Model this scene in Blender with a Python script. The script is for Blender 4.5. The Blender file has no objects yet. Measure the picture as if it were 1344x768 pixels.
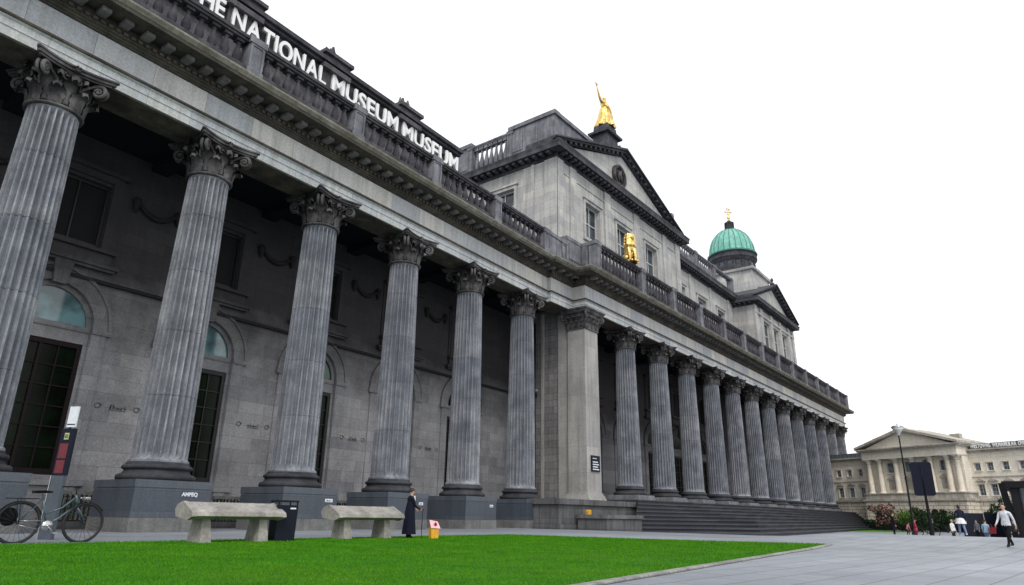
import bpy, bmesh, math, random
from mathutils import Vector, Matrix, noise as mnoise
random.seed(7)
R=math.radians; PI=math.pi
sc=bpy.context.scene
col=sc.collection
# ------------------------------------------------------------------ layout constants
XJ,D1=47.525,35.763            # left wing frame origin
ANG=math.atan(.0523)
S1=7.902; D2=34.078; S2=8.1319; X2=64.23
def LW(u,v,z=0): return (XJ+u*math.cos(ANG)-v*math.sin(ANG), D1+u*math.sin(ANG)+v*math.cos(ANG), z)
FO=(139.4,13.4); FA=(-.416,-.909); FN=(.909,-.416)
GF=-.5
def FW(a,n,z=0): return (FO[0]+FA[0]*a+FN[0]*n, FO[1]+FA[1]*a+FN[1]*n, z)
def sm(a,b,t):
    t=max(0,min(1,(t-a)/(b-a))); return t*t*(3-2*t)
def g(x,y):
    return -.5*sm(45,64,x)+.3*sm(28,42,x)*(1-sm(50,62,x))*(1-sm(9,15,y))
# ------------------------------------------------------------------ mesh builder
class MB:
    def __init__(s,T=None): s.v=[];s.f=[];s.T=T;s.sm=set();s.m={}
    def add(s,vs,fs,smooth=False,mat=0):
        o=len(s.v); s.v+= [tuple(p) for p in vs]
        for f in fs:
            if smooth: s.sm.add(len(s.f))
            if mat: s.m[len(s.f)]=mat
            s.f.append(tuple(i+o for i in f))
    def box(s,x0,x1,y0,y1,z0,z1,mat=0):
        s.add([(x0,y0,z0),(x1,y0,z0),(x1,y1,z0),(x0,y1,z0),(x0,y0,z1),(x1,y0,z1),(x1,y1,z1),(x0,y1,z1)],
              [(0,3,2,1),(4,5,6,7),(0,1,5,4),(1,2,6,5),(2,3,7,6),(3,0,4,7)],mat=mat)
    def frus(s,c,w0,d0,w1,d1,z0,z1,mat=0):
        x,y=c
        s.add([(x-w0,y-d0,z0),(x+w0,y-d0,z0),(x+w0,y+d0,z0),(x-w0,y+d0,z0),(x-w1,y-d1,z1),(x+w1,y-d1,z1),(x+w1,y+d1,z1),(x-w1,y+d1,z1)],
              [(0,3,2,1),(4,5,6,7),(0,1,5,4),(1,2,6,5),(2,3,7,6),(3,0,4,7)],mat=mat)
    def prism(s,poly,z0,z1,mat=0,axis='z'):
        n=len(poly)
        P=lambda p,h:(p[0],p[1],h) if axis=='z' else ((p[0],h,p[1]) if axis=='y' else (h,p[0],p[1]))
        s.add([P(p,z0) for p in poly]+[P(p,z1) for p in poly],
              [tuple(range(n))[::-1],tuple(range(n,2*n))]+[(i,(i+1)%n,n+(i+1)%n,n+i) for i in range(n)],mat=mat)
    def lathe(s,prof,c=(0,0,0),n=24,smooth=True,rf=None,caps=True,mat=0):
        o=[];fs=[]
        for (r,z) in prof:
            for i in range(n):
                a=2*PI*i/n; rr=r*(rf(i,z) if rf else 1)
                o.append((c[0]+rr*math.cos(a),c[1]+rr*math.sin(a),c[2]+z))
        for k in range(len(prof)-1):
            for i in range(n):
                j=(i+1)%n; fs.append((k*n+i,k*n+j,(k+1)*n+j,(k+1)*n+i))
        s.add(o,fs,smooth,mat)
        if caps:
            s.add(o[:n],[tuple(range(n))[::-1]],mat=mat); s.add(o[-n:],[tuple(range(n))],mat=mat)
    def tube(s,pts,rad,n=8,caps=True,smooth=True,mat=0):
        pts=[Vector(p) for p in pts]
        if not isinstance(rad,(list,tuple)): rad=[rad]*len(pts)
        o=[];fs=[];up=None
        for i,p in enumerate(pts):
            if i==0: d=pts[1]-p
            elif i==len(pts)-1: d=p-pts[i-1]
            else: d=(pts[i+1]-pts[i-1])
            if d.length<1e-9: d=Vector((0,0,1))
            d.normalize()
            if up is None:
                up=Vector((0,0,1)) if abs(d.z)<.9 else Vector((1,0,0))
            a=d.cross(up)
            if a.length<1e-6: a=d.orthogonal()
            a.normalize(); b=a.cross(d).normalized(); up=b
            for k in range(n):
                t=2*PI*k/n; o.append(p+(a*math.cos(t)+b*math.sin(t))*rad[i])
        m=len(pts)
        for i in range(m-1):
            for k in range(n):
                j=(k+1)%n; fs.append((i*n+k,i*n+j,(i+1)*n+j,(i+1)*n+k))
        if caps: fs+= [tuple(range(n)),tuple(range((m-1)*n,m*n))[::-1]]
        s.add(o,fs,smooth,mat)
    def sweep(s,path,prof,mat=0,endcaps=True):
        n=len(path); P=[Vector(p[:2]) for p in path]; nor=[]
        for i in range(n-1):
            d=(P[i+1]-P[i]).normalized(); nor.append(Vector((d.y,-d.x)))
        mit=[]
        for i in range(n):
            if i==0: mit.append(nor[0])
            elif i==n-1: mit.append(nor[-1])
            else:
                a,b=nor[i-1],nor[i]; mit.append((a+b)/(1+a.dot(b)))
        k=len(prof); o=[]
        for i in range(n):
            for (off,z) in prof: q=P[i]+mit[i]*off; o.append((q.x,q.y,z))
        fs=[]
        for i in range(n-1):
            for j in range(k):
                jj=(j+1)%k; fs.append((i*k+j,(i+1)*k+j,(i+1)*k+jj,i*k+jj))
        if endcaps: fs+=[tuple(range(k)),tuple(range((n-1)*k,n*k))[::-1]]
        s.add(o,fs,mat=mat)
    def build(s,name,mats,parent=None,fix=True):
        v=[s.T(*p) for p in s.v] if s.T else s.v
        me=bpy.data.meshes.new(name); me.from_pydata(v,[],s.f)
        if not isinstance(mats,(list,tuple)): mats=[mats]
        for m in mats: me.materials.append(m)
        for p in me.polygons:
            if p.index in s.sm: p.use_smooth=True
            if p.index in s.m: p.material_index=s.m[p.index]
        if fix:
            bm=bmesh.new(); bm.from_mesh(me); bmesh.ops.recalc_face_normals(bm,faces=bm.faces); bm.to_mesh(me); bm.free()
        me.update()
        return link(name,me,parent)
def link(name,me,parent=None):
    o=bpy.data.objects.new(name,me); col.objects.link(o)
    if parent: o.parent=parent
    return o
def empty(name,label,cat,loc=(0,0,0),rz=0,group=None):
    o=bpy.data.objects.new(name,None); col.objects.link(o); o.location=loc; o.rotation_euler=(0,0,rz)
    o.empty_display_size=.3
    tag(o,label,cat,group); return o
def tag(o,label=None,cat=None,group=None,kind=None):
    if label:o['label']=label
    if cat:o['category']=cat
    if group:o['group']=group
    if kind:o['kind']=kind
    return o
def copy_tree(o,parent=None):
    c=o.copy(); col.objects.link(c)
    if parent: c.parent=parent
    for ch in list(o.children): copy_tree(ch,c)
    return c
# ------------------------------------------------------------------ materials
def newmat(name):
    m=bpy.data.materials.new(name); m.use_nodes=True; nt=m.node_tree
    b=nt.nodes['Principled BSDF']; return m,nt,b
def N(nt,t,**k):
    n=nt.nodes.new(t)
    for a,v in k.items():
        if a.startswith('i_'): n.inputs[a[2:]].default_value=v
        else: setattr(n,a,v)
    return n
def mixc(nt,a,b,fac,mode='MIX'):
    n=nt.nodes.new('ShaderNodeMix'); n.data_type='RGBA'; n.blend_type=mode
    for sk,v in ((n.inputs[0],fac),(n.inputs[6],a),(n.inputs[7],b)):
        if hasattr(v,'links') or isinstance(v,bpy.types.NodeSocket): nt.links.new(v,sk)
        elif isinstance(v,(tuple,list)): sk.default_value=(*v[:3],1)
        else: sk.default_value=v
    return n.outputs[2]
def ramp(nt,src,stops):
    r=nt.nodes.new('ShaderNodeValToRGB'); nt.links.new(src,r.inputs[0]); e=r.color_ramp.elements
    while len(e)<len(stops): e.new(.5)
    for k,(p,c) in zip(e,stops): k.position=p; k.color=(c,c,c,1) if not isinstance(c,(tuple,list)) else (*c,1)
    return r.outputs[0]
def boxvec(nt):
    tc=N(nt,'ShaderNodeTexCoord'); sp=N(nt,'ShaderNodeSeparateXYZ'); nt.links.new(tc.outputs['Object'],sp.inputs[0])
    sn=N(nt,'ShaderNodeSeparateXYZ'); nt.links.new(tc.outputs['Normal'],sn.inputs[0])
    ab=N(nt,'ShaderNodeMath',operation='ABSOLUTE'); nt.links.new(sn.outputs[0],ab.inputs[0])
    gt=N(nt,'ShaderNodeMath',operation='GREATER_THAN'); nt.links.new(ab.outputs[0],gt.inputs[0]); gt.inputs[1].default_value=.7
    mx=N(nt,'ShaderNodeMix'); nt.links.new(gt.outputs[0],mx.inputs[0]); nt.links.new(sp.outputs[0],mx.inputs[2]); nt.links.new(sp.outputs[1],mx.inputs[3])
    cb=N(nt,'ShaderNodeCombineXYZ'); nt.links.new(mx.outputs[0],cb.inputs[0]); nt.links.new(sp.outputs[2],cb.inputs[1])
    return tc.outputs['Object'],cb.outputs[0]
def stone(name,c1,c2,bw=1.6,bh=.62,mortar=.012,grime_shade=(.03,.028,.03),gfac=.35,streak=.5,rough=.85,blocks=True,ao=0,mcol=None,bump=.3,nscale=.35,offset=.5,spec=.3,topshade=None,drum=0):
    m,nt,b=newmat(name); ob,bv=boxvec(nt); ob0=ob
    if not blocks:      # every copy of a part gets its own stains
        oi_=N(nt,'ShaderNodeObjectInfo'); sc__=N(nt,'ShaderNodeVectorMath',operation='SCALE'); sc__.inputs[0].default_value=(71.0,37.0,0.0); nt.links.new(oi_.outputs['Random'],sc__.inputs['Scale'])
        va=N(nt,'ShaderNodeVectorMath',operation='ADD'); nt.links.new(ob,va.inputs[0]); nt.links.new(sc__.outputs[0],va.inputs[1]); ob=va.outputs[0]
    base=None
    if blocks:
        br=N(nt,'ShaderNodeTexBrick'); nt.links.new(bv,br.inputs['Vector'])
        br.inputs['Color1'].default_value=(*c1,1); br.inputs['Color2'].default_value=(*c2,1)
        br.inputs['Mortar'].default_value=(*(mcol or tuple(x*.35 for x in c1)),1)
        br.inputs['Scale'].default_value=1; br.inputs['Mortar Size'].default_value=mortar; br.inputs['Brick Width'].default_value=bw; br.inputs['Row Height'].default_value=bh
        br.offset=offset; br.inputs['Mortar Smooth'].default_value=.3
        base=br.outputs[0]
    else:
        nz=N(nt,'ShaderNodeTexNoise',i_Scale=1.1,i_Detail=5); nt.links.new(ob,nz.inputs[0])
        base=mixc(nt,c1,c2,ramp(nt,nz.outputs[0],[(.35,0),(.65,1)]))
    n1=N(nt,'ShaderNodeTexNoise',i_Scale=nscale,i_Detail=8,i_Roughness=.65); nt.links.new(ob,n1.inputs[0])
    f1=ramp(nt,n1.outputs[0],[(.42,0),(.68,gfac)])
    c=mixc(nt,base,grime_shade,f1)
    mp=N(nt,'ShaderNodeMapping'); nt.links.new(ob,mp.inputs[0]); mp.inputs['Scale'].default_value=(2.6,2.6,.16)
    n2=N(nt,'ShaderNodeTexNoise',i_Scale=1,i_Detail=6,i_Roughness=.6); nt.links.new(mp.outputs[0],n2.inputs[0])
    f2=ramp(nt,n2.outputs[0],[(.45,0),(.72,streak)])
    c=mixc(nt,c,grime_shade,f2)
    n3=N(nt,'ShaderNodeTexNoise',i_Scale=9,i_Detail=6,i_Roughness=.7); nt.links.new(ob,n3.inputs[0])
    c=mixc(nt,c,ramp(nt,n3.outputs[0],[(.3,.72),(.7,1.18)]),1.0,'MULTIPLY')
    if topshade or drum:
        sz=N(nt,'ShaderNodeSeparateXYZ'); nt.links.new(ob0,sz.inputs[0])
    if topshade:  # porch shade painted into the colour, darker with height
        mr=N(nt,'ShaderNodeMapRange'); mr.inputs[1].default_value=topshade[0]; mr.inputs[2].default_value=topshade[1]; nt.links.new(sz.outputs[2],mr.inputs[0])
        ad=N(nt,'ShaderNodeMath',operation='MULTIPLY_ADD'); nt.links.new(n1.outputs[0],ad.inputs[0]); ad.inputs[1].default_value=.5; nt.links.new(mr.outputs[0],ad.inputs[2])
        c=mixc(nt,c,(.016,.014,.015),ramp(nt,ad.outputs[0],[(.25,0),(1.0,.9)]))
    if drum:
        oi=N(nt,'ShaderNodeObjectInfo'); dv=N(nt,'ShaderNodeMath',operation='DIVIDE'); nt.links.new(sz.outputs[2],dv.inputs[0]); dv.inputs[1].default_value=3.07
        fl=N(nt,'ShaderNodeMath',operation='FLOOR'); nt.links.new(dv.outputs[0],fl.inputs[0])
        ma=N(nt,'ShaderNodeMath',operation='MULTIPLY_ADD'); nt.links.new(oi.outputs['Random'],ma.inputs[0]); ma.inputs[1].default_value=57.3; nt.links.new(fl.outputs[0],ma.inputs[2])
        wn=N(nt,'ShaderNodeTexWhiteNoise',noise_dimensions='1D'); nt.links.new(ma.outputs[0],wn.inputs['W'])
        c=mixc(nt,c,ramp(nt,wn.outputs['Value'],[(0,(.80,.81,.84)),(1,(1.14,1.12,1.08))]),1,'MULTIPLY')
    if ao:  # crease shade put into the colour, flutes and step recesses included
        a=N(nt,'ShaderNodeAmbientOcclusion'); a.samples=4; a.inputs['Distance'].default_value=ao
        c=mixc(nt,grime_shade,c,ramp(nt,a.outputs['AO'],[(.25,0),(.85,1)]))
    nt.links.new(c,b.inputs['Base Color']); b.inputs['Roughness'].default_value=rough; b.inputs['Specular IOR Level'].default_value=spec
    bp=N(nt,'ShaderNodeBump'); bp.inputs['Strength'].default_value=bump; bp.inputs['Distance'].default_value=.02
    hm=N(nt,'ShaderNodeMath',operation='ADD'); nt.links.new(n3.outputs[0],hm.inputs[0])
    if blocks:
        ml=N(nt,'ShaderNodeMath',operation='MULTIPLY'); ml.inputs[1].default_value=-1.5; nt.links.new(br.outputs['Fac'],ml.inputs[0]); nt.links.new(ml.outputs[0],hm.inputs[1])
    nt.links.new(hm.outputs[0],bp.inputs['Height']); nt.links.new(bp.outputs[0],b.inputs['Normal'])
    return m
def plain(name,c,rough=.6,metal=0,spec=.5,var=.15,scale=6,bump=0,coat=0):
    m,nt,b=newmat(name); tc=N(nt,'ShaderNodeTexCoord'); nz=N(nt,'ShaderNodeTexNoise',i_Scale=scale,i_Detail=5); nt.links.new(tc.outputs['Object'],nz.inputs[0])
    c_=mixc(nt,tuple(x*(1-var) for x in c),tuple(min(1,x*(1+var)) for x in c),ramp(nt,nz.outputs[0],[(.3,0),(.7,1)]))
    nt.links.new(c_,b.inputs['Base Color']); b.inputs['Roughness'].default_value=rough; b.inputs['Metallic'].default_value=metal; b.inputs['Specular IOR Level'].default_value=spec
    if coat: b.inputs['Coat Weight'].default_value=coat
    if bump:
        bp=N(nt,'ShaderNodeBump'); bp.inputs['Strength'].default_value=bump; bp.inputs['Distance'].default_value=.02; nt.links.new(nz.outputs[0],bp.inputs['Height']); nt.links.new(bp.outputs[0],b.inputs['Normal'])
    return m
M={}
M['shaft']=stone('column_granite',(.24,.260,.302),(.375,.395,.435),gfac=.5,streak=.65,grime_shade=(.065,.071,.088),blocks=False,nscale=.6,rough=.75,ao=.2,drum=1,bump=.35)
M['capital']=stone('capital_sooty_stone',(.085,.08,.085),(.19,.18,.18),blocks=False,grime_shade=(.012,.011,.013),gfac=.8,streak=.5,ao=.6,bump=.6,nscale=.9)
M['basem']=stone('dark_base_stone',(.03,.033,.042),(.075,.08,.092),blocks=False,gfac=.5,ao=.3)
M['wall']=stone('porch_ashlar',(.30,.30,.32),(.43,.425,.435),bw=2.6,bh=.78,mortar=.007,gfac=.35,streak=.25,grime_shade=(.09,.088,.098),mcol=(.10,.10,.105),topshade=(8.5,16),bump=.2)  # shade of the upper porch is painted in by the height gradient
M['wall2']=stone('shaded_porch_ashlar',(.15,.15,.165),(.24,.235,.245),bw=2.6,bh=.78,mortar=.007,gfac=.35,streak=.25,grime_shade=(.09,.088,.098),mcol=(.10,.10,.105),topshade=(7,15),bump=.2)  # darker copy of the porch ashlar, right wing shade in its colour
M['endwall']=stone('return_ashlar',(.30,.295,.30),(.22,.215,.22),bw=1.3,bh=.66,mortar=.022,gfac=.45,streak=.6,grime_shade=(.07,.066,.066))
M['arch']=stone('architrave_stone',(.62,.64,.63),(.46,.485,.51),bw=2.3,bh=40,mortar=.010,gfac=.2,streak=.4,grime_shade=(.2,.2,.19),offset=0)
M['frieze']=stone('frieze_stone',(.45,.47,.50),(.70,.67,.61),bw=2.9,bh=40,mortar=.012,gfac=.22,streak=.45,grime_shade=(.22,.23,.23),offset=0)
M['cornice']=stone('cornice_stone',(.075,.066,.054),(.13,.115,.09),blocks=False,grime_shade=(.02,.018,.018),gfac=.6,streak=.4,ao=.5,nscale=.8)
M['lip']=stone('cornice_lip_stone',(.24,.235,.18),(.36,.35,.29),blocks=False,grime_shade=(.07,.065,.05),gfac=.5,streak=.5,nscale=.8)
M['modil']=stone('modillion_stone',(.26,.25,.24),(.15,.145,.14),blocks=False,grime_shade=(.06,.055,.05),gfac=.4,streak=.2)
M['balus']=stone('baluster_dark_stone',(.045,.043,.054),(.11,.106,.12),blocks=False,grime_shade=(.016,.015,.022),gfac=.6,streak=.5,ao=.3)
M['pedes']=stone('balustrade_pedestal_stone',(.27,.275,.30),(.16,.165,.19),blocks=False,grime_shade=(.06,.06,.07),gfac=.5,streak=.7,ao=.3,nscale=.8)
M['attic']=stone('attic_dark_stone',(.085,.08,.09),(.13,.125,.135),bw=1.6,bh=.6,gfac=.5,streak=.5,grime_shade=(.03,.028,.035))
M['upper']=stone('upper_ashlar',(.56,.55,.52),(.41,.41,.41),bw=3.0,bh=.95,mortar=.010,gfac=.35,streak=.5,grime_shade=(.14,.14,.145))
M['dcorn']=stone('dark_cornice_stone',(.05,.05,.06),(.1,.1,.115),blocks=False,grime_shade=(.015,.015,.02),gfac=.6,ao=.4)
M['plinth']=stone('plinth_granite',(.06,.075,.098),(.105,.122,.148),bw=4,bh=.9,mortar=.006,gfac=.35,streak=.5,grime_shade=(.04,.045,.055),rough=.45,spec=.5,offset=0)
M['plinthlow']=stone('plinth_lower_granite',(.16,.165,.165),(.22,.22,.215),blocks=False,gfac=.4,streak=.5,grime_shade=(.07,.07,.07))
M['anta']=stone('pier_stone',(.46,.45,.43),(.37,.36,.355),bw=8,bh=2.4,mortar=.006,gfac=.4,streak=.45,grime_shade=(.13,.125,.12),offset=0)
M['podium']=stone('podium_stone',(.13,.13,.135),(.18,.18,.18),bw=2.2,bh=.8,mortar=.012,gfac=.6,streak=.8,grime_shade=(.04,.042,.045),ao=.3)
M['step']=stone('step_stone',(.045,.048,.06),(.08,.085,.102),bw=2.4,bh=3,mortar=.01,gfac=.5,streak=.2,grime_shade=(.03,.032,.04),rough=.55,ao=.25)
M['garl']=plain('shaded_carving',(.03,.028,.03),.9,spec=.1)  # near black: porch shade put into the carving colour
M['carve']=plain('worn_carving',(.11,.108,.115),.9,spec=.1)
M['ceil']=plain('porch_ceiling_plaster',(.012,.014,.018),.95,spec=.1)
M['bench']=stone('bench_stone',(.42,.40,.375),(.31,.295,.275),blocks=False,gfac=.5,streak=.3,grime_shade=(.12,.11,.1),nscale=2,bump=.4)
M['black']=plain('black_paint',(.006,.006,.009),.5,spec=.25)
M['navy']=plain('dark_navy_paint',(.007,.010,.022),.6,spec=.2)
M['iron']=plain('dark_iron',(.02,.02,.022),.5)
M['frame']=plain('dark_window_frame',(.012,.011,.013),.5)
M['wine']=plain('dark_red_wood',(.012,.006,.007),.6,spec=.2)
M['white']=plain('white_paint',(.85,.85,.85),.5,var=.04)
M['winwhite']=plain('aged_white_frame',(.5,.5,.49),.6)
M['void']=plain('dark_interior',(.006,.006,.007),.9)
M['rubber']=plain('tyre_rubber',(.012,.012,.014),.7)
M['bikeblue']=plain('bicycle_frame_paint',(.05,.09,.11),.3,coat=.4)
M['chrome']=plain('chrome',(.5,.5,.52),.25,metal=1)
M['red']=plain('red_poster',(.13,.010,.018),.4,var=.3,scale=12)
M['paper']=plain('white_paper',(.7,.74,.8),.6,var=.08)
M['postgrey']=plain('post_blue_grey',(.06,.075,.095),.4)
M['yellow']=plain('yellow_plastic',(.75,.38,.02),.4)
M['pink']=plain('pink_plastic',(.85,.42,.45),.4,var=.2,scale=14)
M['skin']=plain('skin',(.5,.3,.22),.55,var=.08)
M['hairb']=plain('brown_hair',(.015,.009,.007),.6)
M['hairg']=plain('grey_hair',(.3,.29,.28),.6)
M['fstone']=stone('far_sandstone',(.93,.87,.76),(.87,.80,.69),bw=1.4,bh=.5,mortar=.006,gfac=.12,streak=.18,grime_shade=(.2,.165,.13))  # distance haze mixed into the pale stone colour
M['frust']=stone('far_rusticated_stone',(.85,.77,.65),(.74,.67,.56),bw=1.6,bh=.62,mortar=.045,gfac=.2,streak=.3,grime_shade=(.14,.12,.1),mcol=(.17,.145,.12))
M['fdark']=stone('far_cornice_stone',(.46,.43,.38),(.6,.56,.49),blocks=False,gfac=.4,grime_shade=(.1,.09,.08))
M['slate']=plain('slate_roof',(.12,.14,.17),.6)
def glassm(name,c,rough=.06,spec=.5,metal=0):
    m,nt,b=newmat(name); tc=N(nt,'ShaderNodeTexCoord'); nz=N(nt,'ShaderNodeTexNoise',i_Scale=.7,i_Detail=3); nt.links.new(tc.outputs['Object'],nz.inputs[0])
    nt.links.new(mixc(nt,tuple(x*.5 for x in c),tuple(x*1.5 for x in c),ramp(nt,nz.outputs[0],[(.4,0),(.6,1)])),b.inputs['Base Color'])
    b.inputs['Roughness'].default_value=rough; b.inputs['Specular IOR Level'].default_value=spec; b.inputs['Metallic'].default_value=metal
    bp=N(nt,'ShaderNodeBump'); bp.inputs['Strength'].default_value=.05; bp.inputs['Distance'].default_value=.05; nt.links.new(nz.outputs[0],bp.inputs['Height']); nt.links.new(bp.outputs[0],b.inputs['Normal'])
    return m
M['glass']=glassm('dark_window_glass',(.003,.007,.003),.2,.12)
M['fan']=glassm('fanlight_glass',(.11,.20,.22),.08,.9)  # sky reflection tinted into the pane colour
M['fang']=glassm('green_reflection_fanlight_glass',(.008,.05,.02),.1,.6)  # green reflection tinted into the pane colour
M['fglass']=glassm('far_window_glass',(.12,.16,.2),.2)
M['uglass']=glassm('upper_window_glass',(.03,.045,.06),.08)
def goldm():
    m,nt,b=newmat('gilding'); tc=N(nt,'ShaderNodeTexCoord'); nz=N(nt,'ShaderNodeTexNoise',i_Scale=3,i_Detail=6); nt.links.new(tc.outputs['Object'],nz.inputs[0])
    nt.links.new(mixc(nt,(.55,.33,.06),(.93,.69,.27),ramp(nt,nz.outputs[0],[(.3,0),(.65,1)])),b.inputs['Base Color'])
    a=N(nt,'ShaderNodeAmbientOcclusion'); a.samples=4; a.inputs['Distance'].default_value=.7  # occlusion shade put into the gilding colour, dark in the folds
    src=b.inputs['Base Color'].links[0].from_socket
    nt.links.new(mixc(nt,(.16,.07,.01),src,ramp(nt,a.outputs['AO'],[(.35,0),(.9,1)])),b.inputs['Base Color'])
    bp=N(nt,'ShaderNodeBump'); bp.inputs['Strength'].default_value=.6; bp.inputs['Distance'].default_value=.1; nt.links.new(nz.outputs[0],bp.inputs['Height']); nt.links.new(bp.outputs[0],b.inputs['Normal'])
    b.inputs['Metallic'].default_value=.85; b.inputs['Roughness'].default_value=.32
    return m
M['gold']=goldm()
def copperm():
    m,nt,b=newmat('verdigris_copper'); tc=N(nt,'ShaderNodeTexCoord'); nz=N(nt,'ShaderNodeTexNoise',i_Scale=.8,i_Detail=8,i_Roughness=.7); nt.links.new(tc.outputs['Object'],nz.inputs[0])
    mp=N(nt,'ShaderNodeMapping'); nt.links.new(tc.outputs['Object'],mp.inputs[0]); mp.inputs['Scale'].default_value=(2,2,.2)
    n2=N(nt,'ShaderNodeTexNoise',i_Scale=1.4,i_Detail=6); nt.links.new(mp.outputs[0],n2.inputs[0])
    c=mixc(nt,(.11,.37,.30),(.26,.57,.47),ramp(nt,nz.outputs[0],[(.3,0),(.65,1)]))
    c=mixc(nt,c,(.05,.14,.12),ramp(nt,n2.outputs[0],[(.5,0),(.75,.7)]))
    nt.links.new(c,b.inputs['Base Color']); b.inputs['Roughness'].default_value=.7; return m
M['copper']=copperm()
def pavem():
    m,nt,b=newmat('blue_grey_paving'); tc=N(nt,'ShaderNodeTexCoord')
    mp=N(nt,'ShaderNodeMapping'); nt.links.new(tc.outputs['Object'],mp.inputs[0]); mp.inputs['Rotation'].default_value=(0,0,R(4.6))
    br=N(nt,'ShaderNodeTexBrick'); nt.links.new(mp.outputs[0],br.inputs['Vector'])
    br.inputs['Color1'].default_value=(.25,.275,.315,1); br.inputs['Color2'].default_value=(.31,.335,.375,1); br.inputs['Mortar'].default_value=(.085,.09,.10,1)
    br.inputs['Scale'].default_value=1; br.inputs['Mortar Size'].default_value=.018; br.inputs['Brick Width'].default_value=1.5; br.inputs['Row Height'].default_value=.75
    nz=N(nt,'ShaderNodeTexNoise',i_Scale=.22,i_Detail=8,i_Roughness=.65); nt.links.new(tc.outputs['Object'],nz.inputs[0])
    c=mixc(nt,br.outputs[0],(.19,.205,.235),ramp(nt,nz.outputs[0],[(.42,0),(.7,.65)]))
    n2=N(nt,'ShaderNodeTexNoise',i_Scale=14,i_Detail=6,i_Roughness=.7); nt.links.new(tc.outputs['Object'],n2.inputs[0])
    c=mixc(nt,c,ramp(nt,n2.outputs[0],[(.3,.82),(.7,1.12)]),1,'MULTIPLY')
    vo=N(nt,'ShaderNodeTexVoronoi',i_Scale=1.6); nt.links.new(tc.outputs['Object'],vo.inputs[0])
    c=mixc(nt,(.09,.095,.11),c,ramp(nt,vo.outputs['Distance'],[(.02,.35),(.045,1)]))
    n4=N(nt,'ShaderNodeTexNoise',i_Scale=.07,i_Detail=4,i_Roughness=.5); nt.links.new(mp.outputs[0],n4.inputs[0])
    c=mixc(nt,c,ramp(nt,n4.outputs[0],[(.35,.78),(.65,1.1)]),1,'MULTIPLY')
    nt.links.new(c,b.inputs['Base Color']); nt.links.new(ramp(nt,nz.outputs[0],[(.35,.45),(.7,.75)]),b.inputs['Roughness'])
    bp=N(nt,'ShaderNodeBump'); bp.inputs['Strength'].default_value=.25; bp.inputs['Distance'].default_value=.01
    nt.links.new(n2.outputs[0],bp.inputs['Height']); nt.links.new(bp.outputs[0],b.inputs['Normal']); return m
M['pave']=pavem()
def grassm(name,a,bcol,sc_=1.2):
    m,nt,b=newmat(name); tc=N(nt,'ShaderNodeTexCoord')
    nz=N(nt,'ShaderNodeTexNoise',i_Scale=sc_,i_Detail=8,i_Roughness=.7); nt.links.new(tc.outputs['Object'],nz.inputs[0])
    n2=N(nt,'ShaderNodeTexNoise',i_Scale=28,i_Detail=4); nt.links.new(tc.outputs['Object'],n2.inputs[0])
    c=mixc(nt,a,bcol,ramp(nt,nz.outputs[0],[(.35,0),(.65,1)]))
    c=mixc(nt,c,ramp(nt,n2.outputs[0],[(.3,.55),(.7,1.35)]),1,'MULTIPLY')
    n5=N(nt,'ShaderNodeTexNoise',i_Scale=.35,i_Detail=3); nt.links.new(tc.outputs['Object'],n5.inputs[0])
    c=mixc(nt,c,ramp(nt,n5.outputs[0],[(.38,(1.12,.98,.9)),(.62,(.86,.95,1.0))]),1,'MULTIPLY')
    nt.links.new(c,b.inputs['Base Color']); b.inputs['Roughness'].default_value=.85; b.inputs['Specular IOR Level'].default_value=.15
    return m
M['lawn']=grassm('lawn_soil_green',(.025,.12,.003),(.05,.18,.005))
M['blade']=grassm('grass_blades',(.042,.185,.003),(.085,.29,.006),.8)
M['leafg']=grassm('shrub_leaves',(.05,.11,.02),(.13,.22,.05),3)
M['leafd']=grassm('dark_leaves',(.01,.03,.01),(.03,.06,.02),3)
M['leafp']=grassm('pink_blossom',(.28,.10,.13),(.5,.25,.3),3)
def cloth(n,c): return plain(n,c,.85,var=.25,scale=9,bump=.2,spec=.2)
# ------------------------------------------------------------------ camera, world, light
def make_camera():
    f,pitch,yaw,H,roll=873.64,.3227,.6617,1.0,.0171
    h=Vector((math.cos(yaw),math.sin(yaw),0)); r=Vector((math.sin(yaw),-math.cos(yaw),0)); u=Vector((0,0,1))
    fw=h*math.cos(pitch)+u*math.sin(pitch); up=-h*math.sin(pitch)+u*math.cos(pitch)
    r2=r*math.cos(roll)+up*math.sin(roll); up2=up*math.cos(roll)-r*math.sin(roll)
    cd=bpy.data.cameras.new('camera'); cd.sensor_width=36; cd.lens=36*f/1344; cd.clip_end=3000; cd.clip_start=.05
    o=bpy.data.objects.new('camera',cd); col.objects.link(o)
    m=Matrix((( r2.x,up2.x,-fw.x,0),(r2.y,up2.y,-fw.y,0),(r2.z,up2.z,-fw.z,H),(0,0,0,1))); o.matrix_world=m
    sc.camera=o
make_camera()
SUN_EL,SUN_AZ=R(46),R(-138)   # azimuth of the sun measured from +X
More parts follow.
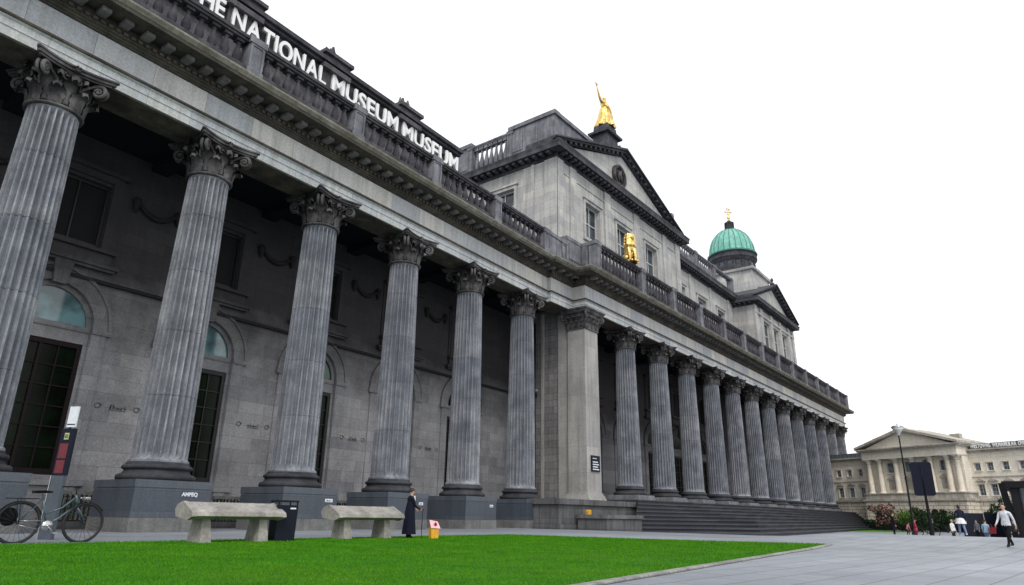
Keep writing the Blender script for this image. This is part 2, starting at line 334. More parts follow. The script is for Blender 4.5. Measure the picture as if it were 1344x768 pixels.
def make_world():
    w=bpy.data.worlds.new('World'); sc.world=w; w.use_nodes=True; nt=w.node_tree; nt.nodes.clear()
    sky=N(nt,'ShaderNodeTexSky',sky_type='NISHITA',sun_disc=False); sky.sun_elevation=SUN_EL; sky.sun_rotation=R(90)-SUN_AZ
    sky.air_density=1.0; sky.dust_density=4
    bg=N(nt,'ShaderNodeBackground'); bg.inputs[1].default_value=.11; nt.links.new(sky.outputs[0],bg.inputs[0])
    # thick bright cloud deck over the clear sky
    tc=N(nt,'ShaderNodeTexCoord'); nz=N(nt,'ShaderNodeTexNoise',i_Scale=1.6,i_Detail=5); nt.links.new(tc.outputs['Generated'],nz.inputs[0])
    c=ramp(nt,nz.outputs[0],[(.35,(.93,.96,1.0)),(.6,(1.0,1.0,1.0))])
    bg2=N(nt,'ShaderNodeBackground'); bg2.inputs[1].default_value=1.42; nt.links.new(c,bg2.inputs[0])
    mx=N(nt,'ShaderNodeMixShader'); mx.inputs[0].default_value=.88
    nt.links.new(bg.outputs[0],mx.inputs[1]); nt.links.new(bg2.outputs[0],mx.inputs[2])
    out=N(nt,'ShaderNodeOutputWorld'); nt.links.new(mx.outputs[0],out.inputs[0])
    l=bpy.data.lights.new('sun','SUN'); l.energy=1.3; l.angle=R(18); l.color=(1,.96,.9)
    o=bpy.data.objects.new('sun',l); col.objects.link(o)
    d=Vector((math.cos(SUN_AZ)*math.cos(SUN_EL),math.sin(SUN_AZ)*math.cos(SUN_EL),math.sin(SUN_EL)))
    o.rotation_euler=d.to_track_quat('Z','Y').to_euler()
make_world()
sc.view_settings.view_transform='Standard'; sc.view_settings.look='None'; sc.view_settings.exposure=0
sc.cycles.max_bounces=5; sc.cycles.diffuse_bounces=3; sc.cycles.glossy_bounces=3
# ------------------------------------------------------------------ ground
def ground():
    xs=[-400,-150,-60]+[-30+2*i for i in range(66)]+[110,130,160,220,400,900,2000]
    ys=[-900,-300,-120,-60]+[-30+2*i for i in range(46)]+[70,100,200,500,1500]
    mb=MB(); nx,ny=len(xs),len(ys)
    mb.add([(x,y,g(x,y)) for y in ys for x in xs],[(j*nx+i,j*nx+i+1,(j+1)*nx+i+1,(j+1)*nx+i) for j in range(ny-1) for i in range(nx-1)])
    tag(mb.build('pavement',M['pave']),kind='structure')
ground()
LA=(31.3,7.6); LB=(29.2,22.7); LC=(-22,22.6); LD=(-22,3.3)     # lawn corners
def lawn():
    nu,nv=40,24; vs=[]
    for j in range(nv+1):
        t=j/nv; a=Vector(LD).lerp(Vector(LA),0); 
        for i in range(nu+1):
            s=i/nu; p=Vector(LD).lerp(Vector(LA),s).lerp(Vector(LC).lerp(Vector(LB),s),t)
            vs.append((p.x,p.y,g(p.x,p.y)+.03+.02*mnoise.noise(Vector((p.x*.3,p.y*.3,0)))))
    mb=MB(); mb.add(vs,[(j*(nu+1)+i,j*(nu+1)+i+1,(j+1)*(nu+1)+i+1,(j+1)*(nu+1)+i) for j in range(nv) for i in range(nu)])
    tag(mb.build('lawn',M['lawn']),kind='structure')
    # mown grass blades
    A,B,C,D=[Vector(p) for p in (LA,LB,LC,LD)]
    v=[];f=[]; rnd=random.random
    def blade(x,y,h,w):
        z=g(x,y)+.035; a=rnd()*2*PI; dx,dy=math.cos(a)*w,math.sin(a)*w; lx,ly=(rnd()-.5)*h*.9,(rnd()-.5)*h*.9
        o=len(v); v.extend([(x-dx,y-dy,z),(x+dx,y+dy,z),(x+lx,y+ly,z+h)]); f.append((o,o+1,o+2))
    cnt=0
    while cnt<220000:
        s,t=rnd(),rnd(); p=D.lerp(A,s).lerp(C.lerp(B,s),t)
        if p.x<-6: continue
        dist=p.length
        if rnd()>min(1,(11/dist)**1.3): continue
        k=max(1,dist/12); blade(p.x,p.y,(.016+.02*rnd())*(.7+.3*k),.005*k+.002); cnt+=1
    me=bpy.data.meshes.new('grass'); me.from_pydata(v,[],f); me.materials.append(M['blade'])
    tag(link('grass',me),'short mown green grass covering the lawn','grass',kind='stuff')
lawn()
def kerb():
    a,b,c=Vector(LD),Vector(LA),Vector(LB); mb=MB(); w=.2
    prof=[(0,-.05),(0,.035),(.02,.05),(w-.02,.05),(w,.035),(w,-.05)]
    pts=[a.lerp(b,i/14) for i in range(15)]+[b.lerp(c,i/6) for i in range(1,7)]
    n0=len(mb.v); mb.sweep([(p.x,p.y) for p in pts],[(o+.0,z) for o,z in prof])
    mb.v=[(x,y,z+g(x,y)) for x,y,z in mb.v]
    o=mb.build('lawn_kerb',stone('kerb_stone',(.36,.36,.34),(.28,.28,.27),bw=1.0,bh=9,mortar=.015,gfac=.4)); tag(o,kind='structure')
kerb()
# far green strip by the other building
mb=MB(); mb.prism([FW(-30,-9)[:2],FW(3,-9.5)[:2],FW(4,-24)[:2],FW(-24,-42)[:2]],-.6,-.46); tag(mb.build('grass_strip',M['blade']),kind='structure')

# ------------------------------------------------------------------ MUSEUM
MUS=empty('museum_building','long dark classical museum with fluted Corinthian columns, sooty cornice and green copper dome','building',(60,50,0))
MI=Matrix.Translation((-60,-50,0))
def P_(o):                     # parent keeping world placement
    o.parent=MUS; o.matrix_parent_inverse=MI; return o
def part(mb,name,mat): return P_(mb.build(name,mat))
# column pieces (origin on axis, z=0 at the base of the column)
ZB=.86; NK=15.42; CAPH=2.03
def shaft_mesh():
    fl=24; per=6; n=fl*per; mb=MB()
    pr=[0,.0,.10,.14,.14,.10]
    lev=[]
    def rad(t): return 1.26-.22*t**1.35
    z0,z1=0,NK-ZB
    zs=[0,.08,.16,.3,.42]; joints=[3.0,6.1,9.2,12.2]
    z=.42
    grid=[]
    for j in joints:
        grid+= [j-.016,j-.008,j+.008,j+.016]
    for k in range(1,18): grid.append(.42+k*(z1-.9)/18)
    grid+=[z1-.42,z1-.3,z1-.16,z1-.1,z1]
    for q in sorted(zs+grid):
        t=q/z1; r=rad(t); 
        fd=min(1,max(0,(q-.16)/.2),max(0,(z1-.16-q)/.2)) if True else 1
        ex=0
        if q<.1: ex=.1
        for j in joints:
            if abs(q-j)<.01: ex=-.03
        lev.append((q,r+ex,fd))
    vs=[];fs=[]
    for q,r,fd in lev:
        for i in range(n):
            a=2*PI*(i+.5*0)/n; d=pr[i%per]*fd*1.25
            vs.append(((r-d)*math.cos(a),(r-d)*math.sin(a),q))
    for k in range(len(lev)-1):
        for i in range(n):
            j=(i+1)%n; fs.append((k*n+i,k*n+j,(k+1)*n+j,(k+1)*n+i))
    mb.add(vs,fs,False)
    return mb
def spiral(mb,c,dirx,r0=.3,turns=1.6,rad=.085):
    # volute scroll in the vertical plane containing dirx
    d=Vector((math.cos(dirx),math.sin(dirx),0)); pts=[];rr=[]
    for i in range(22):
        t=i/21; a=PI/2-2*PI*turns*t; r=r0*(1-.85*t)
        pts.append(Vector(c)+d*(r*math.cos(a))+Vector((0,0,r*math.sin(a)))); rr.append(rad*(1-.45*t))
    return pts,rr
def leaf(mb,ang,r0,z0,h,w,curl):
    pts=[]; n=7; rows=[]
    for i in range(n+1):
        t=i/n
        if t<.7: r=r0+.02+.10*t+.10*t*t; z=z0+h*t/.78
        else:
            s=(t-.7)/.3; r=r0+.14+curl*math.sin(s*PI*.62); z=z0+h*(.7/.78)+h*.14*math.sin(s*PI*.95)-h*.18*max(0,s-.6)
        ww=w*(.62+.5*math.sin(min(1,t*1.15)*PI*.8))*(1 if i%2 else .8)*(1-.55*max(0,(t-.75)/.25))
        rows.append((r,z,ww))
    vs=[];fs=[]
    for r,z,ww in rows:
        for k in (-1,-.5,0,.5,1):
            a=ang+k*ww/2/r; rr=r-(.05 if abs(k)==1 else (-.05 if k==0 else .02))
            vs.append((rr*math.cos(a),rr*math.sin(a),z-(.06 if abs(k)==1 else 0)))
    for i in range(n):
        for k in range(4): fs.append((i*5+k,i*5+k+1,i*5+k+6,i*5+k+5))
    mb.add(vs,fs,True)
    # thickness by a second inner skin
    mb.add([(x*.965,y*.965,z-.02) for x,y,z in vs],fs,True)
def capital_mesh(square=0):
    mb=MB(); H=CAPH
    mb.lathe([(1.10,-.14),(1.20,-.12),(1.22,-.04),(1.16,.0),(1.02,.03),(.98,.3),(.98,.9),(1.05,1.35),(1.28,1.66),(1.3,1.7)],n=32)
    for k in range(8): leaf(mb,k*PI/4+PI/8,1.12,.03,.78,.74,.42)
    for k in range(8): leaf(mb,k*PI/4,1.06,.1,1.24,.7,.56)
    for k in range(8): leaf(mb,k*PI/4+PI/8,1.02,.5,1.0,.5,.4)
    for k in range(4):
        a=PI/4+k*PI/2; d=Vector((math.cos(a),math.sin(a),0)); c=d*1.72+Vector((0,0,1.30))
        pts,rr=spiral(mb,c,a,.33,1.6,.105)
        stalk=[d.lerp(d,0)*1.02+Vector((0,0,.85)),d*1.12+Vector((0,0,1.2)),d*1.32+Vector((0,0,1.48)),d*1.55+Vector((0,0,1.6))]
        sw=Vector((-d.y,d.x,0))
        for s_ in (-.11,.11):
            mb.tube([p+sw*s_*(1 if i>1 else 3.4) for i,p in enumerate(stalk)]+[p+sw*s_ for p in pts],[.09,.1,.11,.115]+rr,6)
        mb.tube([c-sw*.17,c+sw*.17],[.1,.1],8)
        # leaf under the volute
        leaf(mb,a,1.06,.7,.85,.5,.5)
        b=k*PI/2; e=Vector((math.cos(b),math.sin(b),0)); tw=Vector((-e.y,e.x,0))
        for s_ in (-1,1):
            c2=e*1.3+tw*.26*s_+Vector((0,0,1.34)); q=[]
            for i in range(14):
                t=i/13; aa=PI/2-s_*-1*2*PI*1.2*t*1; r=.2*(1-.8*t)
                q.append(c2+tw*(r*math.cos(aa))*s_+Vector((0,0,r*math.sin(aa))))
            mb.tube([e*1.1+tw*.45*s_+Vector((0,0,.95))]+q,[.06]+[.055]*14,5)
        # fleuron
        for i in range(7):
            t=2*PI*i/7; cc=e*1.5+Vector((0,0,1.80)); mb.tube([cc,cc+e*.1+tw*.17*math.cos(t)+Vector((0,0,.17*math.sin(t)))],[.07,.05],5)
    # abacus with concave sides
    poly=[]
    for k in range(4):
        b=-PI/2+k*PI/2; e=Vector((math.cos(b),math.sin(b))); tw=Vector((-e.y,e.x))
        for i in range(9):
            s=-1+2*i/8; p=e*(1.34+.36*s*s)+tw*(s*1.62); poly.append((p.x,p.y))
    for sc_,a,b in ((.93,1.68,1.78),(1.0,1.78,1.94),(1.05,1.94,2.03)): mb.prism([(x*sc_,y*sc_) for x,y in poly],a,b)
    return mb
def base_mesh():
    mb=MB()
    mb.lathe([(1.76,0),(1.84,.05),(1.86,.14),(1.84,.24),(1.74,.3),(1.62,.31),(1.6,.38),(1.56,.4),(1.53,.46),(1.56,.52),(1.62,.53),(1.66,.58),(1.66,.66),(1.6,.71),(1.5,.72),(1.5,.78),(1.44,.86)],n=48)
    mb.v=[(x*.945,y*.945,z) for x,y,z in mb.v]
    return mb
def plinth_left():
    mb=MB(); w=1.88
    mb.frus((0,0),w+.0,w+.0,w+.0,w+.0,.62,1.92); mb.frus((0,0),w+.03,w+.03,w+.03,w+.03,1.93,2.27)
    mb.box(-w-.02,w+.02,-w-.02,w+.02,-.05,.615,1)
    return mb
me_sh=shaft_mesh().build('shaft',M['shaft']); me_cap=capital_mesh().build('capital',M['capital'],fix=False); me_bs=base_mesh().build('base',M['basem'])
me_pl=plinth_left().build('plinth',[M['plinth'],M['plinthlow']])
mb=MB(); mb.box(-1.86,1.86,-1.86,1.86,-.02,.33); mb.box(-1.8,1.8,-1.8,1.8,.33,.53); me_pr=mb.build('plinth',stone('light_plinth_stone',(.26,.27,.29),(.2,.21,.23),blocks=False,gfac=.5,streak=.6,grime_shade=(.07,.07,.08)))
def column(x,y,zb,scale_top,pl,plz):
    c=bpy.data.objects.new('column',me_sh.data); col.objects.link(c); P_(c)
    hs=(18.52-zb-ZB)/(NK-ZB)
    c.location=(x,y,zb+ZB); c.scale=(1,1,hs); c.rotation_euler=(0,0,R(3.75))
    for nm,dat,z,s in (('capital',me_cap.data,18.52,1/hs),('base',me_bs.data,zb,1/hs),('plinth',pl.data,plz,1/hs)):
        o=bpy.data.objects.new(nm,dat); col.objects.link(o); o.parent=c; o.location=(0,0,(z-zb-ZB)/hs); o.scale=(1,1,s); o.rotation_euler=(0,0,R(-3.75)+(ANG if plz==0 else 0))
    return c
lcols=[]
for i in range(6):
    u=-S1*(5-i); p=LW(u,0); lcols.append(column(p[0],p[1],2.27,0,me_pl,0))
for i in range(13): column(X2+S2*i,D2,3.13,0,me_pr,2.6)
for o in (me_sh,me_cap,me_bs,me_pl,me_pr): bpy.data.objects.remove(o)
# entablature path
xa,ya=LW(2.75,-1.1)[:2]
PATH=[LW(-62,-1.1)[:2],(xa,ya),(xa+.02,34.45),(54.2,34.45),(54.2,32.98),(163.7,32.98),(163.7,50)]
def ent(name,prof,mat): mb=MB(); mb.sweep(PATH,prof); return part(mb,name,mat)
ent('architrave',[(-2.2,20.56),(0,20.56),(0,21.0),(.05,21.005),(.05,21.34),(.16,21.40),(.2,21.5),(.2,21.56),(.02,21.62),(-2.2,21.62)],M['arch'])
ent('architrave_soffit',[(-2.15,20.48),(-.06,20.48),(-.02,20.555),(-2.15,20.555)],M['cornice'])
ent('taenia',[(0,21.43),(.215,21.43),(.26,21.47),(.26,21.565),(0,21.62)],M['cornice'])
ent('frieze',[(-2.2,21.63),(0,21.63),(0,22.99),(-2.2,22.99)],M['frieze'])
mbc=MB(); mbc.sweep(PATH,[(-2.2,23.0),(.1,23.0),(.16,23.053),(.28,23.082),(.28,23.157),(.42,23.203),(.42,23.532),(-2.2,23.532)])
# egg and dart strip and modillions along the path
def along(path,step,off0,fn):
    for i in range(len(path)-1):
        a=Vector(path[i]);b=Vector(path[i+1]);d=(b-a);L=d.length
        if L<1.2: continue
        d/=L; nrm=Vector((d.y,-d.x)); n=max(1,int(L/step)); 
        for k in range(n):
            p=a+d*((k+.5)*L/n); fn(p,d,nrm)
def obox(mb,p,d,nrm,w,o0,o1,z0,z1,mat=0):
    q=[p-d*w/2+nrm*o0,p+d*w/2+nrm*o0,p+d*w/2+nrm*o1,p-d*w/2+nrm*o1]
    mb.prism([(v.x,v.y) for v in q],z0,z1,mat)
mbm=MB()
along(PATH,.36,0,lambda p,d,n:obox(mbc,p,d,n,.2,.42,.53,23.277,23.442))
ML=[]
def modi(p,d,n): ML.append((p.length+(900 if p.x<8 and p.y<33 and p.x<1 else 0),p.copy(),d.copy(),n.copy()))
along(PATH,1.05,0,modi)
ML.sort(key=lambda t:t[0])
for k,(q_,p,d,n) in enumerate(ML):
    if k<100:
        mq=MB(); obox(mq,p,d,n,.44,.32,1.12,23.578,23.791); part(mq,'modillion',M['modil'])
    else: obox(mbm,p,d,n,.44,.32,1.12,23.578,23.791)
tag(part(mbm,'modillion',M['modil']),kind='stuff')
part(mbc,'bed_moulding',M['cornice'])
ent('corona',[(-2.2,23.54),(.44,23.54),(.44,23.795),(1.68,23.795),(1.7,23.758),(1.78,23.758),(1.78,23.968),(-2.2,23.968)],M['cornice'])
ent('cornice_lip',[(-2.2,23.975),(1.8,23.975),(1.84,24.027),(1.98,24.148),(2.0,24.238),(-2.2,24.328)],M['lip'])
# balustrade over the colonnade
def baluster(mb,x,y,z0,h,r=.2,n=8):
    k=h/1.75
    mb.frus((x,y),r,r,r,r,z0,z0+.12*k)
    mb.lathe([(r*.6,.12*k),(r*.62,.2*k),(r*1.08,.5*k),(r*1.02,.72*k),(r*.55,1.15*k),(r*.42,1.4*k),(r*.62,1.5*k),(r*.5,1.56*k)],(x,y,z0),n,caps=False)
    mb.frus((x,y),r*.95,r*.95,r*.95,r*.95,z0+1.56*k,z0+h)
_peds=set()
def balustrade(pts_ped,z0,ztop,name='balustrade',ballm=None,pedm=None,pw=.95,bal=True,spacing=.68,parent=True,railm=None,skip=()):
    # pts_ped: list of pedestal centres; bays between them
    rh=.36; bh=.42
    for i in range(len(pts_ped)-1):
        if i in skip: continue
        a=Vector(pts_ped[i][:2]);b=Vector(pts_ped[i+1][:2]); d=b-a; L=d.length; d/=L; nrm=Vector((d.y,-d.x)); mb=MB()
        m=(a+b)/2; w=L-pw-.01
        obox(mb,m,d,nrm,w,-.42,.42,z0,z0+bh); obox(mb,m,d,nrm,w,-.34,.34,ztop-rh,ztop-.2); obox(mb,m,d,nrm,w,-.42,.42,ztop-.2,ztop)
        if bal:
            n=max(1,int((w-.2)/spacing))
            for k in range(n):
                p=a+d*(pw/2+.1+(k+.5)*(w-.2)/n); baluster(mb,p.x,p.y,z0+bh,ztop-rh-z0-bh,.24 if spacing!=.7 else .31)
        o=mb.build(name,ballm or M['balus']); P_(o)
    for i,p in enumerate(pts_ped):
        key=(round(p[0],1),round(p[1],1),round(z0,1))
        if key in _peds: continue
        _peds.add(key)
        q=Vector(pts_ped[min(i+1,len(pts_ped)-1)][:2])-Vector(pts_ped[min(i,len(pts_ped)-2)][:2]); d=q.normalized(); nrm=Vector((d.y,-d.x)); mb=MB(); p=Vector(p[:2])
        obox(mb,p,d,nrm,pw+.1,-.5,.5,z0,z0+bh); obox(mb,p,d,nrm,pw,-.44,.44,z0+bh,ztop-rh)
        for s_ in (-1,1): obox(mb,p+d*s_*(pw/2-.09),d,nrm,.14,.44,.49,z0+bh+.12,ztop-rh-.12)
        obox(mb,p,d,nrm,pw-.06,.44,.49,z0+bh,z0+bh+.13); obox(mb,p,d,nrm,pw-.06,.44,.49,ztop-rh-.13,ztop-rh)
        obox(mb,p,d,nrm,pw+.16,-.54,.54,ztop-rh,ztop+.06)
        P_(mb.build('balustrade_pedestal',pedm or M['pedes']))
ZB0,ZBT=24.34,27.4
lp=[LW(-62,-2.3)]+[LW(-S1*(5-i)-S1*2,-2.3) for i in range(0,8)]+[LW(3.2,-2.3)]
balustrade(lp[1:],ZB0,26.75,skip=(7,))
# solid panel walls at the break of the facade
mb=MB(); a=Vector(LW(0,-2.3)[:2]); b=Vector(LW(3.2,-2.3)[:2]); d=(b-a).normalized(); nn=Vector((d.y,-d.x))
obox(mb,(a+b)/2,d,nn,2.2,-.42,.42,ZB0,26.4); obox(mb,(a+b)/2,d,nn,2.2,-.5,.5,26.4,26.75)
mb.box(51.2,53.9,33.15,33.95,ZB0,ZBT-.36); mb.box(51.2,53.9,33.1,34.0,ZBT-.36,ZBT)
mb.box(51.6,53.6,33.08,33.145,ZB0+.7,ZBT-.7)
mb.box(53.92,54.75,32.4,33.9,ZB0,ZBT-.36); mb.box(53.9,54.8,32.4,33.98,ZBT-.355,ZBT-.005); mb.box(53.85,53.915,32.7,33.6,ZB0+.7,ZBT-.7)
part(mb,'parapet_panel',M['pedes'])
rp=[(54.4,31.85)]+[(X2+S2*i,31.85) for i in range(13)]
balustrade(rp[:2],ZB0,ZBT,spacing=.72); balustrade(rp[1:],ZB0,ZBT,spacing=.72)
mb=MB(); mb.box(163.3,164.1,32.6,50,ZB0,ZBT-.3); part(mb,'end_parapet',M['balus'])
# porch ceilings and roof slab
def T_left(u,v,z): return LW(u,v,z)
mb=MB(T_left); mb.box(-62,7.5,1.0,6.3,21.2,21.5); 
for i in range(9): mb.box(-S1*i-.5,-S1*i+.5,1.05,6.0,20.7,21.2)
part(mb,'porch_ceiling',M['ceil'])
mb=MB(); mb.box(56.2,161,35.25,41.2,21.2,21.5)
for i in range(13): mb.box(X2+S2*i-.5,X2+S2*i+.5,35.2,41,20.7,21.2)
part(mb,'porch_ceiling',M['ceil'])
mb=MB(); mb.prism([LW(-62,1)[:2],LW(8,1)[:2],(57,34.5),(161.4,34.5),(161.4,76),(-15,76)],23.95,24.22); part(mb,'terrace_roof',M['slate'])
# porch rear walls with arched openings
def wall_bays(T,centers,u0,u1,v,z0,z1,doors,mat,sillz,deepfan=None,detail=True):
    """wall plane at v, facing -v. one mesh of masonry, each window a part"""
    mb=MB(T); hw=2.15; spr=10.35; r=hw; NS=14
    uw0,uw1,uh=14.95,18.7,1.62   # upper window
    cs=sorted(centers); edges=[u0]+[(cs[i]+cs[i+1])/2 for i in range(len(cs)-1)]+[u1]
    def q(a,b,c,d): mb.add([(a,v,c),(b,v,c),(b,v,d),(a,v,d)],[(0,1,2,3)])
    for i,c in enumerate(cs):
        e0,e1=edges[i],edges[i+1]
        q(e0,c-hw,z0,13.2); q(c+hw,e1,z0,13.2); q(c-hw,c+hw,z0,sillz)
        pts=[(c-hw*math.cos(PI*k/NS),spr+r*math.sin(PI*k/NS)) for k in range(NS+1)]
        for k in range(NS):
            (a1,b1),(a2,b2)=pts[k],pts[k+1]
            mb.add([(a1,v,b1),(a2,v,b2),(a2,v,13.2),(a1,v,13.2)],[(0,1,2,3)])
            mb.add([(a1,v,b1),(a2,v,b2),(a2,v+.9,b2),(a1,v+.9,b1)],[(0,1,2,3)])
        for s_ in (-1,1): mb.add([(c+s_*hw,v,sillz),(c+s_*hw,v,spr),(c+s_*hw,v+.9,spr),(c+s_*hw,v+.9,sillz)],[(0,1,2,3)])
        mb.add([(c-hw,v,sillz),(c+hw,v,sillz),(c+hw,v+.9,sillz),(c-hw,v+.9,sillz)],[(0,1,2,3)])
        q(e0,e1,13.2,uw0); q(e0,c-uh,uw0,uw1); q(c+uh,e1,uw0,uw1); q(e0,e1,uw1,z1)
        for s_ in (-1,1): mb.add([(c+s_*uh,v,uw0),(c+s_*uh,v,uw1),(c+s_*uh,v+.7,uw1),(c+s_*uh,v+.7,uw0)],[(0,1,2,3)])
        for zz in (uw0,uw1): mb.add([(c-uh,v,zz),(c+uh,v,zz),(c+uh,v+.7,zz),(c-uh,v+.7,zz)],[(0,1,2,3)])
    mb.add([(u0,v+1.2,z0),(u1,v+1.2,z0),(u1,v+1.2,z1),(u0,v+1.2,z1)],[(0,1,2,3)])
    wl=mb.build('wall',mat,fix=False); P_(wl)
    for i,c in enumerate(cs):
        # stone surround
        sb=MB(T)
        def archring(r0,r1,y0,y1):
            for k in range(NS):
                a,b=PI*k/NS,PI*(k+1)/NS
                P=[(c-rr*math.cos(t),yy,spr+rr*math.sin(t)) for t in (a,b) for rr in (r0,r1) for yy in (y0,y1)]
                sb.add(P,[(0,2,6,4),(1,5,7,3),(2,3,7,6),(0,4,5,1)])
        archring(hw+.02,hw+.78,v-.12,v+.0); archring(hw+.78,hw+.95,v-.2,v+.0)
        for s_ in (-1,1):
            x0,x1=sorted((c+s_*(hw+.02),c+s_*(hw+.78))); sb.box(x0,x1,v-.12,v+0,z0+1.3,spr)
            x0,x1=sorted((c+s_*(hw-.0),c+s_*(hw+1.0))); sb.box(x0,x1,v-.2,v,spr-.3,spr-.02)
        sb.prism([(c-.3,spr+r-.15),(c+.3,spr+r-.15),(c+.48,spr+r+1.15),(c-.48,spr+r+1.15)],v-.34,v,axis='y')
        # hood ledge and upper window surround
        sb.box(c-2.7,c+2.7,v-.42,v,13.75,13.93); sb.box(c-2.55,c+2.55,v-.3,v,13.6,13.745)
        sb.box(c-2.3,c+2.3,v-.22,v,13.94,14.6); sb.box(c-2.45,c+2.45,v-.42,v,14.605,14.8)
        for s_ in (-1,1):
            x0,x1=sorted((c+s_*(uh+.02),c+s_*(uh+.5))); sb.box(x0,x1,v-.18,v,14.81,18.9)
            x0,x1=sorted((c+s_*(uh+.5),c+s_*(uh+.72))); sb.box(x0,x1,v-.1,v,14.81,19.2)
        sb.box(c-uh-.5,c+uh+.5,v-.18,v,18.905,19.3); sb.box(c-uh-.8,c+uh+.8,v-.4,v,19.305,19.55)
        if detail: sb.box(c-hw-1.2,c+hw+1.2,v-.18,v+0,sillz-.5,sillz-.12)
        s=P_(sb.build('window_surround',mat))
        # arched window
        door=doors(i); fb=MB(T); y=v+.17; st=.16
        zt=spr-.95
        fb.box(c-hw+.02,c+hw-.02,y-.12,y+.12,spr-.28,spr-.0); fb.box(c-hw+.02,c+hw-.02,y-.06,y+.1,zt-.0,spr-.285)
        for k in range(NS):
            a,b=PI*k/NS,PI*(k+1)/NS
            P=[(c-rr*math.cos(t),yy,spr+rr*math.sin(t)) for t in (a,b) for rr in (hw-.28,hw-.01) for yy in (y-.1,y+.1)]
            fb.add(P,[(0,2,6,4),(1,5,7,3),(2,3,7,6),(0,4,5,1)])
        o1=fb.build('window',mat); P_(o1)
        gl=MB(T); gl.add([(c-(hw-.2)*math.cos(PI*k/NS),y+.02,spr+(hw-.2)*math.sin(PI*k/NS)) for k in range(NS+1)],[tuple(range(NS+1))])
        g1=gl.build('fanlight',M['fan'] if (i in (2,3) and not(centers[0]>0)) else (M['fang'] if i<5 and centers[0]<0 else M['glass'])); g1.parent=o1
        # stone inner jamb + dark casement
        iw=hw-.2
        for s_ in (-1,1):
            jb=MB(T); x0,x1=sorted((c+s_*iw,c+s_*(hw-.02))); jb.box(x0,x1,y-.1,y+.12,sillz+.02,zt-.01)
            j=jb.build('jamb',mat); j.parent=o1
        cf=MB(T); fm=.14
        for s_ in (-1,1):
            x0,x1=sorted((c+s_*(iw-.22),c+s_*iw)); cf.box(x0,x1,y-.02,y+.16,sillz+.02,zt-.02)
        cf.box(c-iw+.22,c+iw-.22,y-.02,y+.16,zt-.26,zt-.02); cf.box(c-iw+.22,c+iw-.22,y-.02,y+.16,sillz+.02,sillz+.3)
        w=iw-.22
        for k in range(1,4): cf.box(c-w+2*w*k/4-.035,c-w+2*w*k/4+.035,y+.03,y+.1,sillz+.3,zt-.26)
        cf.box(c-.07,c+.07,y+.0,y+.1,sillz+.3,zt-.26)
        nb=6
        for k in range(1,nb): zz=sillz+.3+(zt-.56-sillz)*k/nb; cf.box(c-w,c+w,y+.031,y+.099,zz-.03,zz+.03)
        cfo=cf.build('frame',M['wine'] if not door else M['frame']); cfo.parent=o1
        pg=MB(T); pg.box(c-w,c+w,y+.11,y+.13,sillz+.3,zt-.26); p_=pg.build('pane',M['glass']); p_.parent=o1
        # upper window
        ub=MB(T); y2=v+.28
        for s_ in (-1,1):
            x0,x1=sorted((c+s_*(uh-.16),c+s_*(uh-.01))); ub.box(x0,x1,y2-.06,y2+.06,uw0+.01,uw1-.01)
        ub.box(c-uh+.16,c+uh-.16,y2-.06,y2+.06,uw1-.17,uw1-.01); ub.box(c-uh+.16,c+uh-.16,y2-.06,y2+.06,uw0+.01,uw0+.17)
        ub.box(c-.04,c+.04,y2-.04,y2+.04,uw0+.17,uw1-.17)
        u_=P_(ub.build('window',M['frame']))
        pb=MB(T); pb.box(c-uh+.16,c+uh-.16,y2+.065,y2+.08,uw0+.1,uw1-.1); pp=pb.build('pane',M['void']); pp.parent=u_
        for x in (o1,u_):
            for ch in x.children: ch.matrix_parent_inverse=Matrix.Identity(4); 
    return wl
LC_=[-35.6+8.65*k for k in range(5)]; LC_=[LC_[0]-17.3,LC_[0]-8.65]+LC_
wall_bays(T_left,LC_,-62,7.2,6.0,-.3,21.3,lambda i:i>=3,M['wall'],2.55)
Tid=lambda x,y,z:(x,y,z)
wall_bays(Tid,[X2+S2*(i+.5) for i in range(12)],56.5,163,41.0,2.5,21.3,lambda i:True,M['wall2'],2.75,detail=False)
# string course and garlands high on the porch wall
mb=MB(T_left); mb.box(-62,7,5.8,6.0,12.9,13.1)
for c in [ (LC_[i]+LC_[i+1])/2 for i in range(len(LC_)-1)]:
    pts=[(c-1.3+2.6*k/8,5.85,18.4-.7*math.sin(PI*k/8)) for k in range(9)]
    mb.tube(pts,[.08+.1*math.sin(PI*k/8) for k in range(9)],7)
    for s_ in (-1,1): mb.lathe([(.05,-.7),(.18,-.4),(.26,0),(.2,.2),(.02,.28)],(c+s_*1.3,5.85,18.4),8)
part(mb,'wall_garland',M['garl'])
# carved inscriptions on the porch wall
for c in [ (LC_[i]+LC_[i+1])/2 for i in range(len(LC_)-1)]:
    mb=MB(T_left)
    for s_ in (-1,1):
        x=c+s_*1.05; mb.tube([(x+.2*math.cos(t*.7)*(1-.04*t),5.985,6.3+.14*math.sin(t*.7)) for t in range(12)],.022,4)
    random.seed(int(c*10))
    x=c-.42
    while x<c+.42:
        h=random.uniform(.1,.26); mb.tube([(x,5.985,6.18),(x+random.uniform(-.04,.07),5.985,6.18+h),(x+.07,5.985,6.18+h*random.random())],.016,4); x+=random.uniform(.07,.12)
    mb.box(c-.45,c+.45,5.97,5.999,6.13,6.15)
    part(mb,'carved_inscription',M['carve'])
# end wall of the left porch, coursed quoins
mb=MB(); mb.box(54.6,55.6,33.9,43.2,-.4,21.3); part(mb,'return_wall',M['endwall'])
mb=MB(); mb.box(54.42,54.6,35.3,36.4,2.4,20.55); mb.box(54.45,54.62,38.2,38.5,.0,20.9); mb.box(54.3,54.6,39,43,12.9,13.1); part(mb,'return_pilaster',M['anta'])
mb=MB(); mb.tube([(54.35,39.2,0),(54.35,39.2,20)],.12,8); mb.box(54.1,54.59,39.05,39.35,12.3,12.7); part(mb,'downpipe',M['iron'])
